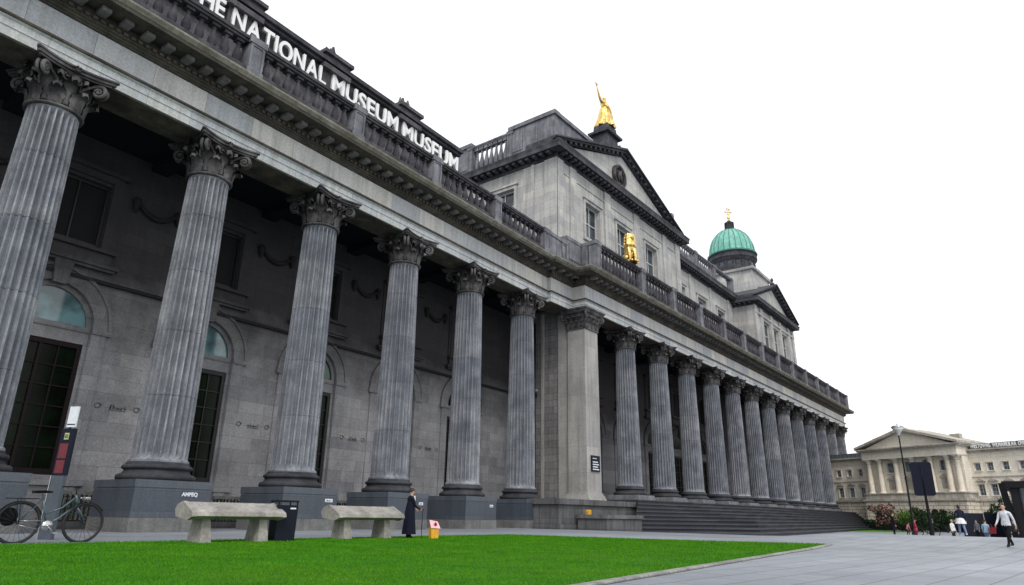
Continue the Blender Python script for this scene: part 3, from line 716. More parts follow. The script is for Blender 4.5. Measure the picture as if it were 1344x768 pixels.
# antae pier on its podium
mb=MB(); mb.frus((55.25,34.0),1.28,1.02,1.22,.98,3.05,18.5); part(mb,'corner_pier',M['anta'])
mb=MB(); 
for (e,a,b) in ((.35,2.36,2.62),(.25,2.625,2.85),(.1,2.855,3.06)): mb.frus((55.25,34.0),1.28+e,1.02+e,1.28+e*.8,1.02+e*.8,a,b)
part(mb,'pier_base',M['anta'])
mb=MB(); cx,cy=55.25,34.0; 
mb.frus((cx,cy),1.34,1.1,1.34,1.1,18.5,18.62); mb.frus((cx,cy),1.25,1.0,1.5,1.25,18.62,20.1)
random.seed(3)
def flatleaf(mb,p,d,n_,h,w,curl):
    vs=[];fs=[];k=6
    for i in range(k+1):
        t=i/k; o=.05+.1*t+(curl*math.sin(max(0,t-.6)/.4*PI*.6) if t>.6 else 0); z=p[2]+h*(t if t<.85 else .85+(t-.85)*-.6)
        ww=w*(.6+.4*math.sin(t*PI*.85))*(1 if i%2 else .78)
        for s_ in (-1,0,1):
            q=Vector(p)+d*s_*ww/2+n_*(o+(.07 if s_==0 else 0)); vs.append((q.x,q.y,z))
    for i in range(k):
        for j in range(2): fs.append((i*3+j,i*3+j+1,i*3+j+4,i*3+j+3))
    mb.add(vs,fs,True)
for (d,n_,half,off) in ((Vector((1,0,0)),Vector((0,-1,0)),1.25,1.0),(Vector((0,-1,0)),Vector((-1,0,0)),1.0,1.25),(Vector((0,1,0)),Vector((1,0,0)),1.0,1.25)):
    cen=Vector((cx,cy,0))+n_*off
    for k in range(4): flatleaf(mb,cen+d*half*(-.9+.6*k)+Vector((0,0,18.62)),d,n_,.75,.62,.26)
    for k in range(3): flatleaf(mb,cen+d*half*(-.6+.6*k)+Vector((0,0,18.8)),d,n_,1.1,.55,.34)
for sx in (-1,1):
    for sy in (-1,1):
        a=math.atan2(sy,sx); c=Vector((cx+sx*1.5,cy+sy*1.25,19.75))
        pts,rr=spiral(mb,c,a,.33,1.6,.12); mb.tube(pts,rr,6); mb.tube([c-Vector((sx*.5,sy*.5,.9)),c-Vector((sx*.3,sy*.3,.1)),pts[0]],[.08,.1,.12],6)
mb.frus((cx,cy),1.62,1.36,1.72,1.46,20.1,20.25); mb.frus((cx,cy),1.72,1.46,1.76,1.5,20.25,20.4); mb.frus((cx,cy),1.85,1.58,1.9,1.62,20.4,20.55)
part(mb,'pier_capital',M['capital'])
mb=MB(); mb.box(46.8,60.2,31.3,36.2,-.6,1.9); mb.box(46.6,60.35,31.1,36.3,1.905,2.35); mb.box(46.7,60.3,31.18,36.2,-.6,.35)
part(mb,'podium',M['podium'])
mb=MB(); mb.box(49.2,55.2,28.3,31.05,-.6,.85); mb.box(49.05,55.35,28.15,31.06,.855,1.15); part(mb,'podium_block',M['podium'])
# bronze notice on the pier
mb=MB(); mb.box(54.62,56.12,32.86,32.95,4.95,6.4); pq=part(mb,'notice_plate',M['navy'])
mb=MB()
for k in range(5): mb.box(54.8,54.8+(1.1 if k else .7)-.2*(k%2),32.84,32.858,6.1-.22*k-(.12 if k else 0),6.16-.22*k-(.08 if k else 0))
o=mb.build('notice_lettering',M['paper']); o.parent=pq; o.matrix_parent_inverse=MI@Matrix.Translation((60,50,0))
# stairs
def stairs():
    def lerp(a,b,t): return tuple(a[i]+(b[i]-a[i])*t for i in range(2))
    B=[(54.6,28.9),(62,20.4),(165.5,28.4)]; T_=[(60.3,31.2),(90,30.2),(166,31.25)]
    n=9; zb=-.5; zt=2.6
    mb=MB()
    def ring(t): return [lerp(B[i],T_[i],t) for i in range(3)]
    for k in range(n):
        r0=ring(k/n); z0=zb+(zt-zb)*k/n-(1.0 if k==0 else .02); z1=zb+(zt-zb)*(k+1)/n
        poly=r0+[(167-.1*k,45),(60.3,45)]
        if r0[0][0]<60.3: poly.append((60.31,r0[0][1]+ (31.2-r0[0][1])*.999))
        # simple tread slab with nosing
        mb.prism(poly,z0,z1-.11)
        mb.prism([(x-(.09 if i<2 else 0),y-(.12 if i<3 else 0)) for i,(x,y) in enumerate(poly)],z1-.11,z1)
    return mb
part(stairs(),'entrance_stairs',M['step'])
# main blocks above
def block(x0,x1,y0,y1,z0,z1,mat,name='upper_wall'): mb=MB(); mb.box(x0,x1,y0,y1,z0,z1); return part(mb,name,mat)
def opening_wall(T,u0,u1,v,z0,z1,wins,mat,name='upper_wall',depth=.7,glass=None,bars=(1,2),surround=True,frame=None,parent=P_):
    """flat wall at v facing -v with rectangular windows (ua,ub,za,zb) sorted by u, all in the same row"""
    mb=MB(T); us=[u0]
    def q(a,b,c,d): mb.add([(a,v,c),(b,v,c),(b,v,d),(a,v,d)],[(0,1,2,3)])
    last=u0
    for (a,b,c,d) in wins:
        q(last,a,z0,z1); q(a,b,z0,c); q(a,b,d,z1); last=b
        for x in (a,b): mb.add([(x,v,c),(x,v,d),(x,v+depth,d),(x,v+depth,c)],[(0,1,2,3)])
        for z in (c,d): mb.add([(a,v,z),(b,v,z),(b,v+depth,z),(a,v+depth,z)],[(0,1,2,3)])
    q(last,u1,z0,z1)
    w=parent(mb.build(name,mat,fix=False))
    for (a,b,c,d) in wins:
        y=v+depth*.7; fr=MB(T); t=max(.06,(b-a)*.05)
        fr.box(a+.01,a+t,y-.05,y+.05,c+.01,d-.01); fr.box(b-t,b-.01,y-.05,y+.05,c+.01,d-.01); fr.box(a+t,b-t,y-.05,y+.05,c+.01,c+t); fr.box(a+t,b-t,y-.05,y+.05,d-t,d-.01)
        for k in range(bars[0]): x=a+(b-a)*(k+1)/(bars[0]+1); fr.box(x-t*.35,x+t*.35,y-.03,y+.03,c+t,d-t)
        for k in range(bars[1]): z=c+(d-c)*(k+1)/(bars[1]+1); fr.box(a+t,b-t,y-.029,y+.029,z-t*.35,z+t*.35)
        f=parent(fr.build('window',frame or M['winwhite']))
        gl=MB(T); gl.box(a+t*.5,b-t*.5,y+.055,y+.07,c+t*.5,d-t*.5); p=gl.build('pane',glass or M['uglass']); p.parent=f
        if surround:
            s=MB(T); e=(b-a)*.11
            s.box(a-e,a-.005,v-.14,v-.0,c,d+e); s.box(b+.005,b+e,v-.14,v,c,d+e); s.box(a-.004,b+.004,v-.14,v,d+.004,d+e); s.box(a-e*1.5,b+e*1.5,v-.3,v,d+e+.005,d+e*1.6)
            s.box(a-e*1.4,b+e*1.4,v-.25,v,c-e,c-.005)
            so=s.build('window_surround',mat); so.parent=f
    return w
def dcornice(path,z,h,ov,mat=None,step=.9,name='upper_cornice',mod=True):
    mb=MB(); mb.sweep(path,[(-.5,z),(.12,z),(.2,z+h*.12),(.2,z+h*.42),(ov*.85,z+h*.47),(ov*.87,z+h*.42),(ov*.93,z+h*.42),(ov*.93,z+h*.72),(ov,z+h*.95),(ov,z+h),(-.5,z+h)])
    if mod: along(path,step,0,lambda p,d,n:obox(mb,p,d,n,.4,.21,ov*.8,z+h*.2,z+h*.44))
    return part(mb,name,mat or M['dcorn'])
# --- central pavilion
px0,px1,py=53.7,85.2,36.0
opening_wall(Tid,px0,px1,py,24.7,38.3,[(59.5,62.7,30.8,35.2),(66.8,70.2,30.8,35.2),(74.4,77.7,30.8,35.2)],M['upper'],bars=(1,1))
T_side=lambda u,v,z:(px0+v,62-u,z)       # wall facing -X ; u grows toward the camera
opening_wall(T_side,0,26,0,24.7,38.3,[(4.2,7.8,32.4,36.2),(12.0,15.4,32.4,36.2),(16.9,20.3,32.4,36.2)],M['upper'],bars=(1,1))
block(px0+.02,px1,62,62.3,24.7,38.3,M['upper']); block(px1-.3,px1,py+.02,62,24.7,38.3,M['upper'])
mb=MB()
for a,b in ((53.62,54.9),(56.3,57.6),(63.9,65.4),(71.4,72.9),(79.8,81.1),(83.9,85.3)): mb.box(a,b,py-.16,py-.0,24.7,38.3)
mb.box(px0-.16,px0-.0,py-.16,py+1.5,24.7,38.3); mb.box(px0-.16,px0,py+2.9,py+3.3,24.7,38.3)
mb.box(px0-.1,px1+.1,py-.1,py-.002,36.9,37.1)
part(mb,'corner_pilaster',M['upper'])
PP=[(px0,62),(px0,py),(px1,py),(px1,62)]
dcornice(PP,38.3,1.35,1.35)
# pavilion roof parapet and balustrade
def side_balustrade():
    x=54.0
    mb=MB(); 
    for (a,b) in ((36.2,42.6),(48.6,52.5)):
        mb=MB(); mb.box(x-.3,x+.4,a,b,39.66,43.9); mb.box(x-.5,x+.6,a-.2,b+.1,43.905,44.4)
        n=max(1,int((b-a)/2.1))
        for k in range(n): mb.box(x-.36,x-.301,a+.2+(b-a)*k/n,a-.2+(b-a)*(k+1)/n,40.9,43.2)
        part(mb,'roof_parapet',M['pedes'])
    mb=MB()
    mb.box(x+.41,63.0,36.25,36.9,39.66,43.88); mb.box(x+.61,63.0,36.02,37.1,43.91,44.38)
    part(mb,'roof_parapet',M['pedes']); mb=MB(); mb.box(84.2,85,36.2,61,39.66,43.4)
    part(mb,'roof_parapet',M['pedes'])
    balustrade([(x+.1,62.0),(x+.1,53.0)],39.66,43.9,spacing=.7,pw=1.0,ballm=M['pedes']); balustrade([(x+.1,48.7),(x+.1,42.5)],39.66,43.9,spacing=.7,pw=.8,ballm=M['pedes'])
side_balustrade()
block(54.5,84.5,37.1,61.5,39.4,39.62,M['slate'],'pavilion_roof')
def pediment(x0,x1,y,z0,apexz,depth,ov,mat_t,th=1.1,relief=False):
    xm=(x0+x1)/2
    mb=MB(); mb.prism([(x0+.9,z0),(x1-.9,z0),(xm,apexz-th)],y,y+depth,axis='y'); part(mb,'tympanum',mat_t)
    mb=MB()
    for (xa_,xb) in ((x0,xm),(x1,xm)):
        s_=1 if xb>xa_ else -1
        sl=(apexz-z0-.02)/(xb-xa_)
        for (o0,o1,yy) in ((-th,-th*.62,-.35),(-th*.62,-th*.3,-ov*.75),(-th*.3,0,-ov)):
            pts=[(xa_-s_*ov*.3+ (0),z0+.02+max(0,th+o0)*0+ (0)),]
            P=[(xa_-s_*.0,z0+.02+ (th+o0)*.5+0),(xb,apexz+o0+.0),(xb,apexz+o1),(xa_-s_*.0,z0+.02+(th+o1)*.5+.0)]
            mb.prism(P,y+yy,y+depth+.01,axis='y')
        L=abs(xb-xa_); n=int(L/1.05)
        for k in range(1,n):
            x=xa_+s_*L*k/n; z=z0+.02+(th*.38)*.5+(apexz-th*.62-z0-.02-th*.19)*k/n
            mb.box(x-.2,x+.2,y-ov*.7,y-.36,z-.32,z-.02)
    part(mb,'pediment_cornice',M['dcorn'])
pediment(52.35,85.3,py-.05,39.64,46.3,3.2,.95,M['upper'],1.0)
# round relief medallion
mb=MB(); cx,cz=67.6,41.9
for (ro,ri,y0,y1) in ((1.55,1.3,-.5,-.05),(1.25,1.12,-.38,-.05)):
    n=32
    for k in range(n):
        a,b=2*PI*k/n,2*PI*(k+1)/n
        P=[(cx+rr*math.cos(t),py+yy,cz+rr*math.sin(t)) for t in (a,b) for rr in (ri,ro) for yy in (y0,y1)]
        mb.add(P,[(0,2,6,4),(1,5,7,3),(2,3,7,6),(0,4,5,1)])
mb.prism([(cx+1.3*math.cos(2*PI*k/28),cz+1.3*math.sin(2*PI*k/28)) for k in range(28)],py-.2,py-.05,axis='y')
for k in range(12):
    t=2*PI*k/12; mb.box(cx+1.0*math.cos(t)-.06,cx+1.0*math.cos(t)+.06,py-.26,py-.19,cz+1.0*math.sin(t)-.06,cz+1.0*math.sin(t)+.06)
mb.tube([(cx-.4,py-.26,cz-.8),(cx-.25,py-.4,cz-.1),(cx-.1,py-.45,cz+.5),(cx+.2,py-.4,cz+.7)],[.22,.34,.26,.16],8); mb.tube([(cx+.45,py-.26,cz-.6),(cx+.5,py-.3,cz+.2)],[.2,.12],8)
part(mb,'round_medallion',M['capital'])
# pedestal for statue
mb=MB(); c=(68.2,37.9)
mb.frus(c,2.9,1.5,2.4,1.4,44.0,46.5); mb.frus(c,1.75,1.3,1.65,1.25,46.5,47.1); mb.frus(c,1.45,1.1,1.4,1.05,47.1,48.5); mb.frus(c,1.9,1.5,1.95,1.55,48.5,48.8); mb.frus(c,1.3,1.1,1.2,1.0,48.8,50.0)
mb.tube([(c[0]+2.4,c[1]-.6,46.3),(c[0]+2.7,c[1]-.6,47.3),(c[0]+2.3,c[1]-.6,48.1),(c[0]+1.9,c[1]-.6,47.7)],[.6,.5,.4,.2],9)
part(mb,'statue_pedestal',M['dcorn'])
# --- recessed middle range
opening_wall(Tid,85.2,117.5,39.8,24.7,38.6,[(92.2,95.6,32.2,35.6),(100.7,104.2,32.2,35.6),(109.2,112.6,32.2,35.6)],M['upper'],bars=(1,1))
mb=MB()
for a in (86.2,90.2,97.4,106.0,114.4): mb=MB(); mb.box(a,a+.9,39.62,39.8,24.7,38.6); part(mb,'wall_pilaster',M['upper'])
dcornice([(85.2,39.8),(117.5,39.8)],38.6,1.4,1.3)
balustrade([(86.2,39.6),(92.5,39.6)],40.02,43.2,spacing=.85,bal=False,pedm=M['pedes'],ballm=M['pedes']); balustrade([(92.5,39.6),(100,39.6),(108,39.6)],40.02,43.2,spacing=.85,ballm=M['pedes']); balustrade([(108,39.6),(116.5,39.6)],40.02,43.2,bal=False,ballm=M['pedes'])
block(85.3,117.5,40.5,62,39.7,40.0,M['slate'],'range_roof')
# --- end pavilion with dome
qx0,qx1=117.5,141.2
opening_wall(Tid,qx0,qx1,py,24.7,37.9,[(122.3,126.0,28.6,36.0),(127.7,131.4,28.6,36.0),(133.1,136.8,28.6,36.0)],M['upper'],bars=(0,2),surround=False)
T_s2=lambda u,v,z:(qx0+v,54-u,z)
opening_wall(T_s2,0,18,0,24.7,37.9,[],M['upper'])
block(qx1-.3,qx1,36.02,54,24.7,37.9,M['upper']); block(qx0,qx1,54,54.3,24.7,37.9,M['upper'])
mb=MB()
for a,b in ((117.4,118.6),(120.3,121.7),(126.25,127.45),(131.65,132.85),(137.1,138.4),(140.0,141.3)): mb.box(a,b,py-.22,py,24.7,37.9)
mb.box(qx0-.1,qx1+.1,py-.3,py-.221,36.5,36.8)
part(mb,'window_pilaster',M['upper'])
dcornice([(qx0,54),(qx0,py),(qx1,py),(qx1,54)],37.9,1.25,1.3)
pediment(116.2,142.5,py-.05,39.17,45.0,16,1.25,M['upper'],1.0)
mb=MB(); mb.lathe([(.5,0),(.35,.3),(.12,.5),(.3,.8),(.28,1.1),(.05,1.4)],(129.35,35.6,45.0),12); part(mb,'pediment_finial',M['capital'])
DC=(132.4,44.0)
mb=MB(); mb.frus(DC,6.4,6.4,6.2,6.2,41.5,44.2); mb.frus(DC,5.6,5.6,5.4,5.4,44.2,48.3); mb.frus(DC,5.9,5.9,6.0,6.0,48.3,48.75); part(mb,'dome_base',M['upper'])
mb=MB(); mb.lathe([(5.6,48.7),(5.6,49.2),(5.3,49.3),(5.3,49.7),(4.5,49.8),(4.4,50.0),(4.3,51.6),(4.5,51.8),(4.75,52.2),(4.95,52.4),(4.95,52.9),(4.7,53.0),(4.7,53.6)],(DC[0],DC[1],0),48,smooth=False)
for k in range(16):
    a=2*PI*k/16; x,y=DC[0]+4.35*math.cos(a),DC[1]+4.35*math.sin(a); mb.lathe([(.22,49.3),(.2,51.6)],(x,y,0),8)
part(mb,'dome_drum',M['dcorn'])
mb=MB()
for k in range(16):
    a=2*PI*(k+.5)/16; d=Vector((-math.sin(a),math.cos(a))); n_=Vector((math.cos(a),math.sin(a))); obox(mb,Vector(DC),d,n_,.85,4.2,4.36,49.6,51.3)
part(mb,'drum_window',M['uglass'])
mb=MB(); prof=[(4.85,53.6),(4.9,53.9)]; 
for i in range(13):
    t=i/12*PI/2*.96; prof.append((4.5*math.cos(t)**.92,53.95+6.0*math.sin(t)))
nd=96
mb.lathe(prof,(DC[0],DC[1],0),nd,rf=lambda i,z:(1.0+(.04 if i%4==0 else (-.012 if i%4==2 else 0))) if z>53.95 else 1)
dome=part(mb,'dome',M['copper'])
M['seam']=plain('dark_verdigris',(.06,.2,.17),.7)
mb=MB()
for k in range(24):
    a=2*PI*k/24; mb.tube([(DC[0]+r*1.035*math.cos(a),DC[1]+r*1.035*math.sin(a),z) for r,z in prof[1:]],.075,5)
mb.lathe([(5.0,53.55),(5.1,53.7),(5.0,53.9),(4.85,53.95)],(DC[0],DC[1],0),48); sm_=mb.build('dome_rib',M['seam']); P_(sm_)
mb=MB(); mb.lathe([(1.05,59.9),(1.15,60.1),(.85,60.3),(.8,61.3),(1.0,61.4),(1.0,61.6),(.5,61.9),(.3,62.2)],(DC[0],DC[1],0),16)
for k in range(8):
    a=2*PI*k/8; mb.lathe([(.1,60.2),(.1,61.4)],(DC[0]+.95*math.cos(a),DC[1]+.95*math.sin(a),0),6)
part(mb,'dome_lantern',M['dcorn'])
mb=MB(); x,y=DC
mb.lathe([(.28,62.1),(.1,62.4),(.34,62.7),(.36,63.0),(.1,63.3),(.08,65.6),(.02,66.0)],(x,y,0),12)
D_=Vector((.79,-.61,0)).normalized()
for z,w in ((64.2,.95),(65.0,.5)):
    mb.tube([Vector((x,y,z))-D_*w,Vector((x,y,z))+D_*w],.1,6)
for t in range(10):
    a=2*PI*t/10; b=2*PI*(t+1)/10; mb.tube([Vector((x,y,64.2))+D_*.6*math.cos(a)+Vector((0,0,.6*math.sin(a))),Vector((x,y,64.2))+D_*.6*math.cos(b)+Vector((0,0,.6*math.sin(b)))],.07,5)
part(mb,'gilded_finial',M['gold'])
# rear mass of the building
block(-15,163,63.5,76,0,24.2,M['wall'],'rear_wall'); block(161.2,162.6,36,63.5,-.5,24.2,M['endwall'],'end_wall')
# --- attic wall that carries the sign
mb=MB(T_left); mb.box(-62,-7.0,3.0,4.0,24.7,32.9); mb.box(-62,-6.9,2.75,4.2,30.4,30.62); part(mb,'attic_wall',M['attic'])
mb=MB(T_left); mb.box(-62,-6.8,2.6,4.4,32.905,33.15); mb.box(-62,-6.7,2.35,4.6,33.155,33.5); part(mb,'attic_coping',M['dcorn'])
mb=MB(T_left); mb.box(-7.6,-7.0,4.01,26,24.7,33.0); part(mb,'attic_return',M['attic'])
for c in (-53.5,-45.6,-37.7,-29.85,-22.0,-13.9):
    mb=MB(T_left); mb.box(c-1.05,c+1.05,2.72,4.3,24.7,33.0); mb.box(c-1.2,c+1.2,2.45,4.5,33.51,33.75); mb.box(c-1.4,c+1.4,2.2,4.7,33.755,34.05); mb.box(c-.75,c+.75,2.8,4.2,34.055,34.3)
    mb.box(c-1.3,c+1.3,2.3,4.65,32.5,32.9)
    o=part(mb,'attic_pier',M['attic'])
    random.seed(int(-c*7)); mb=MB(T_left)
    for k in range(9):
        a=random.uniform(0,2*PI); r=random.uniform(.1,.55); mb.lathe([(.08,0),(.3,.2),(.22,.5),(.05,.8+random.random()*.45)],(c+r*math.cos(a),3.4+r*math.sin(a)*.6,34.28),6)
    f_=mb.build('carved_finial',M['capital']); f_.parent=o
# --- the rooftop sign
SIGN=empty('rooftop_sign','big white capital letters THE NATIONAL MUSEUM MUSEUM along the dark attic wall','sign',LW(-20,2.6,31.05))
def text_mesh(ch,size,ext,off=.0):
    cu=bpy.data.curves.new('letter','FONT'); cu.body=ch; cu.size=size; cu.extrude=ext; cu.offset=off; cu.resolution_u=6
    o=bpy.data.objects.new('tmp',cu); col.objects.link(o); bpy.context.view_layer.update()
    me=bpy.data.meshes.new_from_object(o.evaluated_get(bpy.context.evaluated_depsgraph_get())); bpy.data.objects.remove(o); return me
_lt={}
def word(w,u0,u1,zb,caph,T,parent,mat,v,ext=.09,name='letter',off=.022,rz=ANG,inv=None):
    info=[]; x=0
    for ch in w:
        if ch==' ': info.append(None); x+=.35; continue
        if ch not in _lt:
            me=text_mesh(ch,1,ext/1.9,off); xs=[q.co.x for q in me.vertices]; ys=[q.co.y for q in me.vertices]; _lt[ch]=(me,min(xs),max(xs))
        me,a,b=_lt[ch]; info.append((ch,x-a)); x+=(b-a)+.085
    tot=x-.085; k=(u1-u0)/tot; cap=.70
    for it in info:
        if it is None: continue
        ch,xo=it; me=_lt[ch][0].copy(); me.transform(Matrix.Diagonal((k,caph/cap,1.9,1))); me.materials.clear(); me.materials.append(mat)
        o=link(name,me,parent); p=Vector(T(u0+xo*k,v,zb)); o.matrix_parent_inverse=inv
        o.matrix_basis=Matrix.Translation(p)@Matrix.Rotation(rz,4,'Z')@Matrix.Rotation(PI/2,4,'X')
bpy.context.view_layer.update()
word('THE',-33.9,-31.2,31.12,1.42,LW,SIGN,M['white'],2.62,inv=Matrix.Translation(LW(-20,2.6,31.05)).inverted())
I_=Matrix.Translation(LW(-20,2.6,31.05)).inverted()
word('NATIONAL',-30.65,-22.8,31.12,1.42,LW,SIGN,M['white'],2.62,inv=I_)
word('MUSEUM',-22.25,-15.15,31.12,1.42,LW,SIGN,M['white'],2.62,inv=I_)
word('MUSEUM',-14.6,-7.2,31.12,1.42,LW,SIGN,M['white'],2.62,inv=I_)
mb=MB(T_left)
for u in range(-33,-7,3): mb.box(u-.04,u+.04,2.66,2.99,31.3,31.4); mb.box(u-.04,u+.04,2.66,2.99,32.1,32.2)
mb.box(-33.9,-7.2,2.73,2.77,31.3,31.36); mb.box(-33.9,-7.2,2.73,2.77,32.1,32.16)
o=mb.build('sign_rail',M['iron'],SIGN); o.matrix_parent_inverse=I_
# ------------------------------------------------------------------ figures
def skin_obj(nodes,edges,root,sub=2):
    names=list(nodes); me=bpy.data.meshes.new('tmp'); me.from_pydata([nodes[n][0] for n in names],[(names.index(a),names.index(b)) for a,b in edges],[])
    o=bpy.data.objects.new('tmp',me); col.objects.link(o)
    sk=o.modifiers.new('s','SKIN'); sk.use_smooth_shade=True; o.modifiers.new('u','SUBSURF').levels=sub; o.modifiers['u'].render_levels=sub
    for i,n in enumerate(names):
        r=nodes[n][1]; d=me.skin_vertices[0].data[i]; d.radius=r if isinstance(r,tuple) else (r,r); d.use_root=(n==root)
    bpy.context.view_layer.update()
    m=bpy.data.meshes.new_from_object(o.evaluated_get(bpy.context.evaluated_depsgraph_get())); bpy.data.objects.remove(o); return m
def seg_dist(p,a,b):
    ab=b-a; t=max(0,min(1,(p-a).dot(ab)/max(1e-9,ab.length_squared))); return (p-(a+ab*t)).length
def rotX(v,a): # swing forward (+Y) by angle a for a vector pointing down
    return Vector((v.x, v.y*math.cos(a)-v.z*math.sin(a), v.y*math.sin(a)+v.z*math.cos(a)))
def figure(name,label,cat,pos,face,height,pose=None,top=None,legs=None,shoe=None,hair=None,group=None,coat=None,skirt=None,sit=False,hairlen=0,bulk=1,sleeve=True,allmat=None):
    P=dict(ll=(0,0),rl=(0,0),la=(.05,.1,.25),ra=(.05,.1,.25),lean=0,head=0)
    if pose: P.update(pose)
    k=height/1.76; hipz=.93
    J={}
    def sp(x,y,z): # spine lean
        v=Vector((x,y,z-hipz)); v=rotX(v,-P['lean']) if False else Vector((v.x,v.y+v.z*math.sin(P['lean']),v.z*math.cos(P['lean']))); return v+Vector((0,0,hipz))
    B=bulk
    nodes={'pel':(sp(0,0,.96),(.155*B,.115*B)),'waist':(sp(0,.0,1.12),(.135*B,.1*B)),'chest':(sp(0,.0,1.3),(.165*B,.115*B)),'col':(sp(0,-.01,1.43),(.12,.085)),
           'neck':(sp(0,.0,1.51),(.052,.056)),'jaw':(sp(0,.03,1.585),(.062,.078)),'head':(sp(0,.015,1.66),(.076,.096)),'top':(sp(0,.005,1.735),(.055,.07))}
    E_=[('pel','waist'),('waist','chest'),('chest','col'),('col','neck'),('neck','jaw'),('jaw','head'),('head','top')]
    for s_,nm,pl,pa in ((-1,'l',P['ll'],P['la']),(1,'r',P['rl'],P['ra'])):
        hip=Vector((s_*.095,0,.9)); th=rotX(Vector((0,0,-.42)),pl[0]); knee=hip+th; shk=rotX(Vector((0,0,-.41)),pl[0]-pl[1]); ank=knee+shk
        f=rotX(Vector((0,.13,-.05)),pl[2] if len(pl)>2 else 0)
        nodes[nm+'hip']=(hip,(.09*B,.095*B)); nodes[nm+'knee']=(knee,(.062*B,.066*B)); nodes[nm+'calf']=(knee.lerp(ank,.35)+Vector((0,-.012,0)),(.056,.062)); nodes[nm+'ank']=(ank,(.042,.045)); nodes[nm+'toe']=(ank+f,(.04,.028)); nodes[nm+'heel']=(ank+Vector((0,-.045,-.045)),(.035,.03))
        E_+=[('pel',nm+'hip'),(nm+'hip',nm+'knee'),(nm+'knee',nm+'calf'),(nm+'calf',nm+'ank'),(nm+'ank',nm+'toe'),(nm+'ank',nm+'heel')]
        sh=sp(s_*.185*B,-.01,1.405); ua=rotX(Vector((s_*math.sin(pa[1])*.29,0,-math.cos(pa[1])*.29)),pa[0]); el=sh+ua
        fa=rotX(Vector((s_*math.sin(pa[1])*.12+ (pa[3] if len(pa)>3 else 0),0,-.25)),pa[0]+pa[2]); wr=el+fa; hd=wr+fa.normalized()*.075
        nodes[nm+'sh']=(sh,(.062,.066)); nodes[nm+'el']=(el,(.044,.046)); nodes[nm+'wr']=(wr,(.027,.03)); nodes[nm+'hd']=(hd,(.036,.022))
        E_+=[('col',nm+'sh'),(nm+'sh',nm+'el'),(nm+'el',nm+'wr'),(nm+'wr',nm+'hd')]
        J[nm]=(hd,fa.normalized(),wr)
    low=min(v[0].z for n,v in nodes.items() if n.endswith('toe') or n.endswith('heel'))-.03
    me=skin_obj(nodes,E_,'pel',2)
    mats=[M['skin'],top or M['skin'],legs or M['skin'],shoe or M['black']]
    if allmat: mats=[allmat]*4
    segs=[]
    for a,b in E_:
        m=1
        if a in('neck','jaw','head') : m=0
        if a[1:] in('hip',) or b[1:]=='hip' or a[1:]=='knee' or (a[1:]=='calf'): m=2
        if b[1:] in('toe','heel'): m=3
        if b[1:]=='hd': m=0
        if a[1:]=='el' and not sleeve: m=0
        if a=='pel' or a[1:]=='hip': m=9
        segs.append((nodes[a][0],nodes[b][0],m))
    bm=bmesh.new(); bm.from_mesh(me)
    for f in bm.faces:
        c=f.calc_center_median(); q_=min(segs,key=lambda s:seg_dist(c,s[0],s[1]))[2]; f.material_index=(1 if c.z>.9 else 2) if q_==9 else q_; f.smooth=True
    # nose, ears, fingers grown into the same mesh
    hb=MB(); hc=nodes['head'][0]
    hb.tube([hc+Vector((0,.085,.01)),hc+Vector((0,.125,-.035)),hc+Vector((0,.1,-.05))],[.012,.018,.012],6)
    for s_ in (-1,1): hb.tube([hc+Vector((s_*.078,.0,.02)),hc+Vector((s_*.092,-.01,-.0)),hc+Vector((s_*.08,.0,-.035))],[.012,.018,.01],5)
    hb.tube([hc+Vector((-.025,.1,-.075)),hc+Vector((.025,.1,-.075))],[.008,.008],5)
    for nm,s_ in (('l',-1),('r',1)):
        hd,d,wr=J[nm]; side=Vector((0,1,0))-d*d.y; side.normalize(); pn=d.cross(side)*s_
        for i,(off,L) in enumerate(((-.027,.062),(-.009,.075),(.009,.07),(.027,.055))):
            b=hd-d*.01+side*off; hb.tube([b,b+d*L*.5,b+d*L*.85-pn*.02,b+d*L-pn*.045],[.0095,.009,.008,.006],5)
        b=wr+d*.03+side*.03; hb.tube([b,b+d*.03+side*.025,b+d*.065+side*.03-pn*.015],[.011,.01,.007],5)
    for v in hb.v: bm.verts.new(v)
    bm.verts.ensure_lookup_table(); o0=len(bm.verts)-len(hb.v)
    for f in hb.f:
        try: q=bm.faces.new([bm.verts[o0+i] for i in f]); q.smooth=True; q.material_index=0
        except ValueError: pass
    idx=[f.material_index for f in bm.faces]
    bm.to_mesh(me); bm.free(); me.name=name; me.materials.clear()
    for m in mats: me.materials.append(m)
    me.polygons.foreach_set('material_index',idx)
    root=empty(name,label,cat,pos,face,group); S=Matrix.Diagonal((k,k,k,1))@Matrix.Translation((0,0,-low))
    me.transform(S); b=link('body',me,root)
    def add(mb,nm,mat): mb.v=[tuple(S@Vector(p)) for p in mb.v]; return mb.build(nm,mat,root)
    if hair:
        h=MB(); n=16; vs=[];fs=[]
        for i in range(8):
            t=i/7*PI*.62
            for j in range(n):
                a=2*PI*j/n; back=max(0,-math.sin(a)); front=max(0,math.sin(a))
                tt=t*(1-.42*front)+(.0 if not hairlen else 0); r=math.sin(tt); q=hc+Vector((.088*r*math.cos(a),.108*r*math.sin(a)-.01,.03+.098*math.cos(tt)-(hairlen*.5*back*(i/7)**2)+.004*math.sin(a*7)))
                vs.append(q)
            if i: fs+=[((i-1)*n+j,(i-1)*n+(j+1)%n,i*n+(j+1)%n,i*n+j) for j in range(n)]
        h.add(vs,fs,True); add(h,'hair',hair)
    if not allmat:
        e=MB()
        for s_ in (-1,1): e.lathe([(.001,-.008),(.008,-.004),(.008,.004),(.001,.008)],tuple(hc+Vector((s_*.03,.092,.012))),6)
        add(e,'eyes',M['black'])
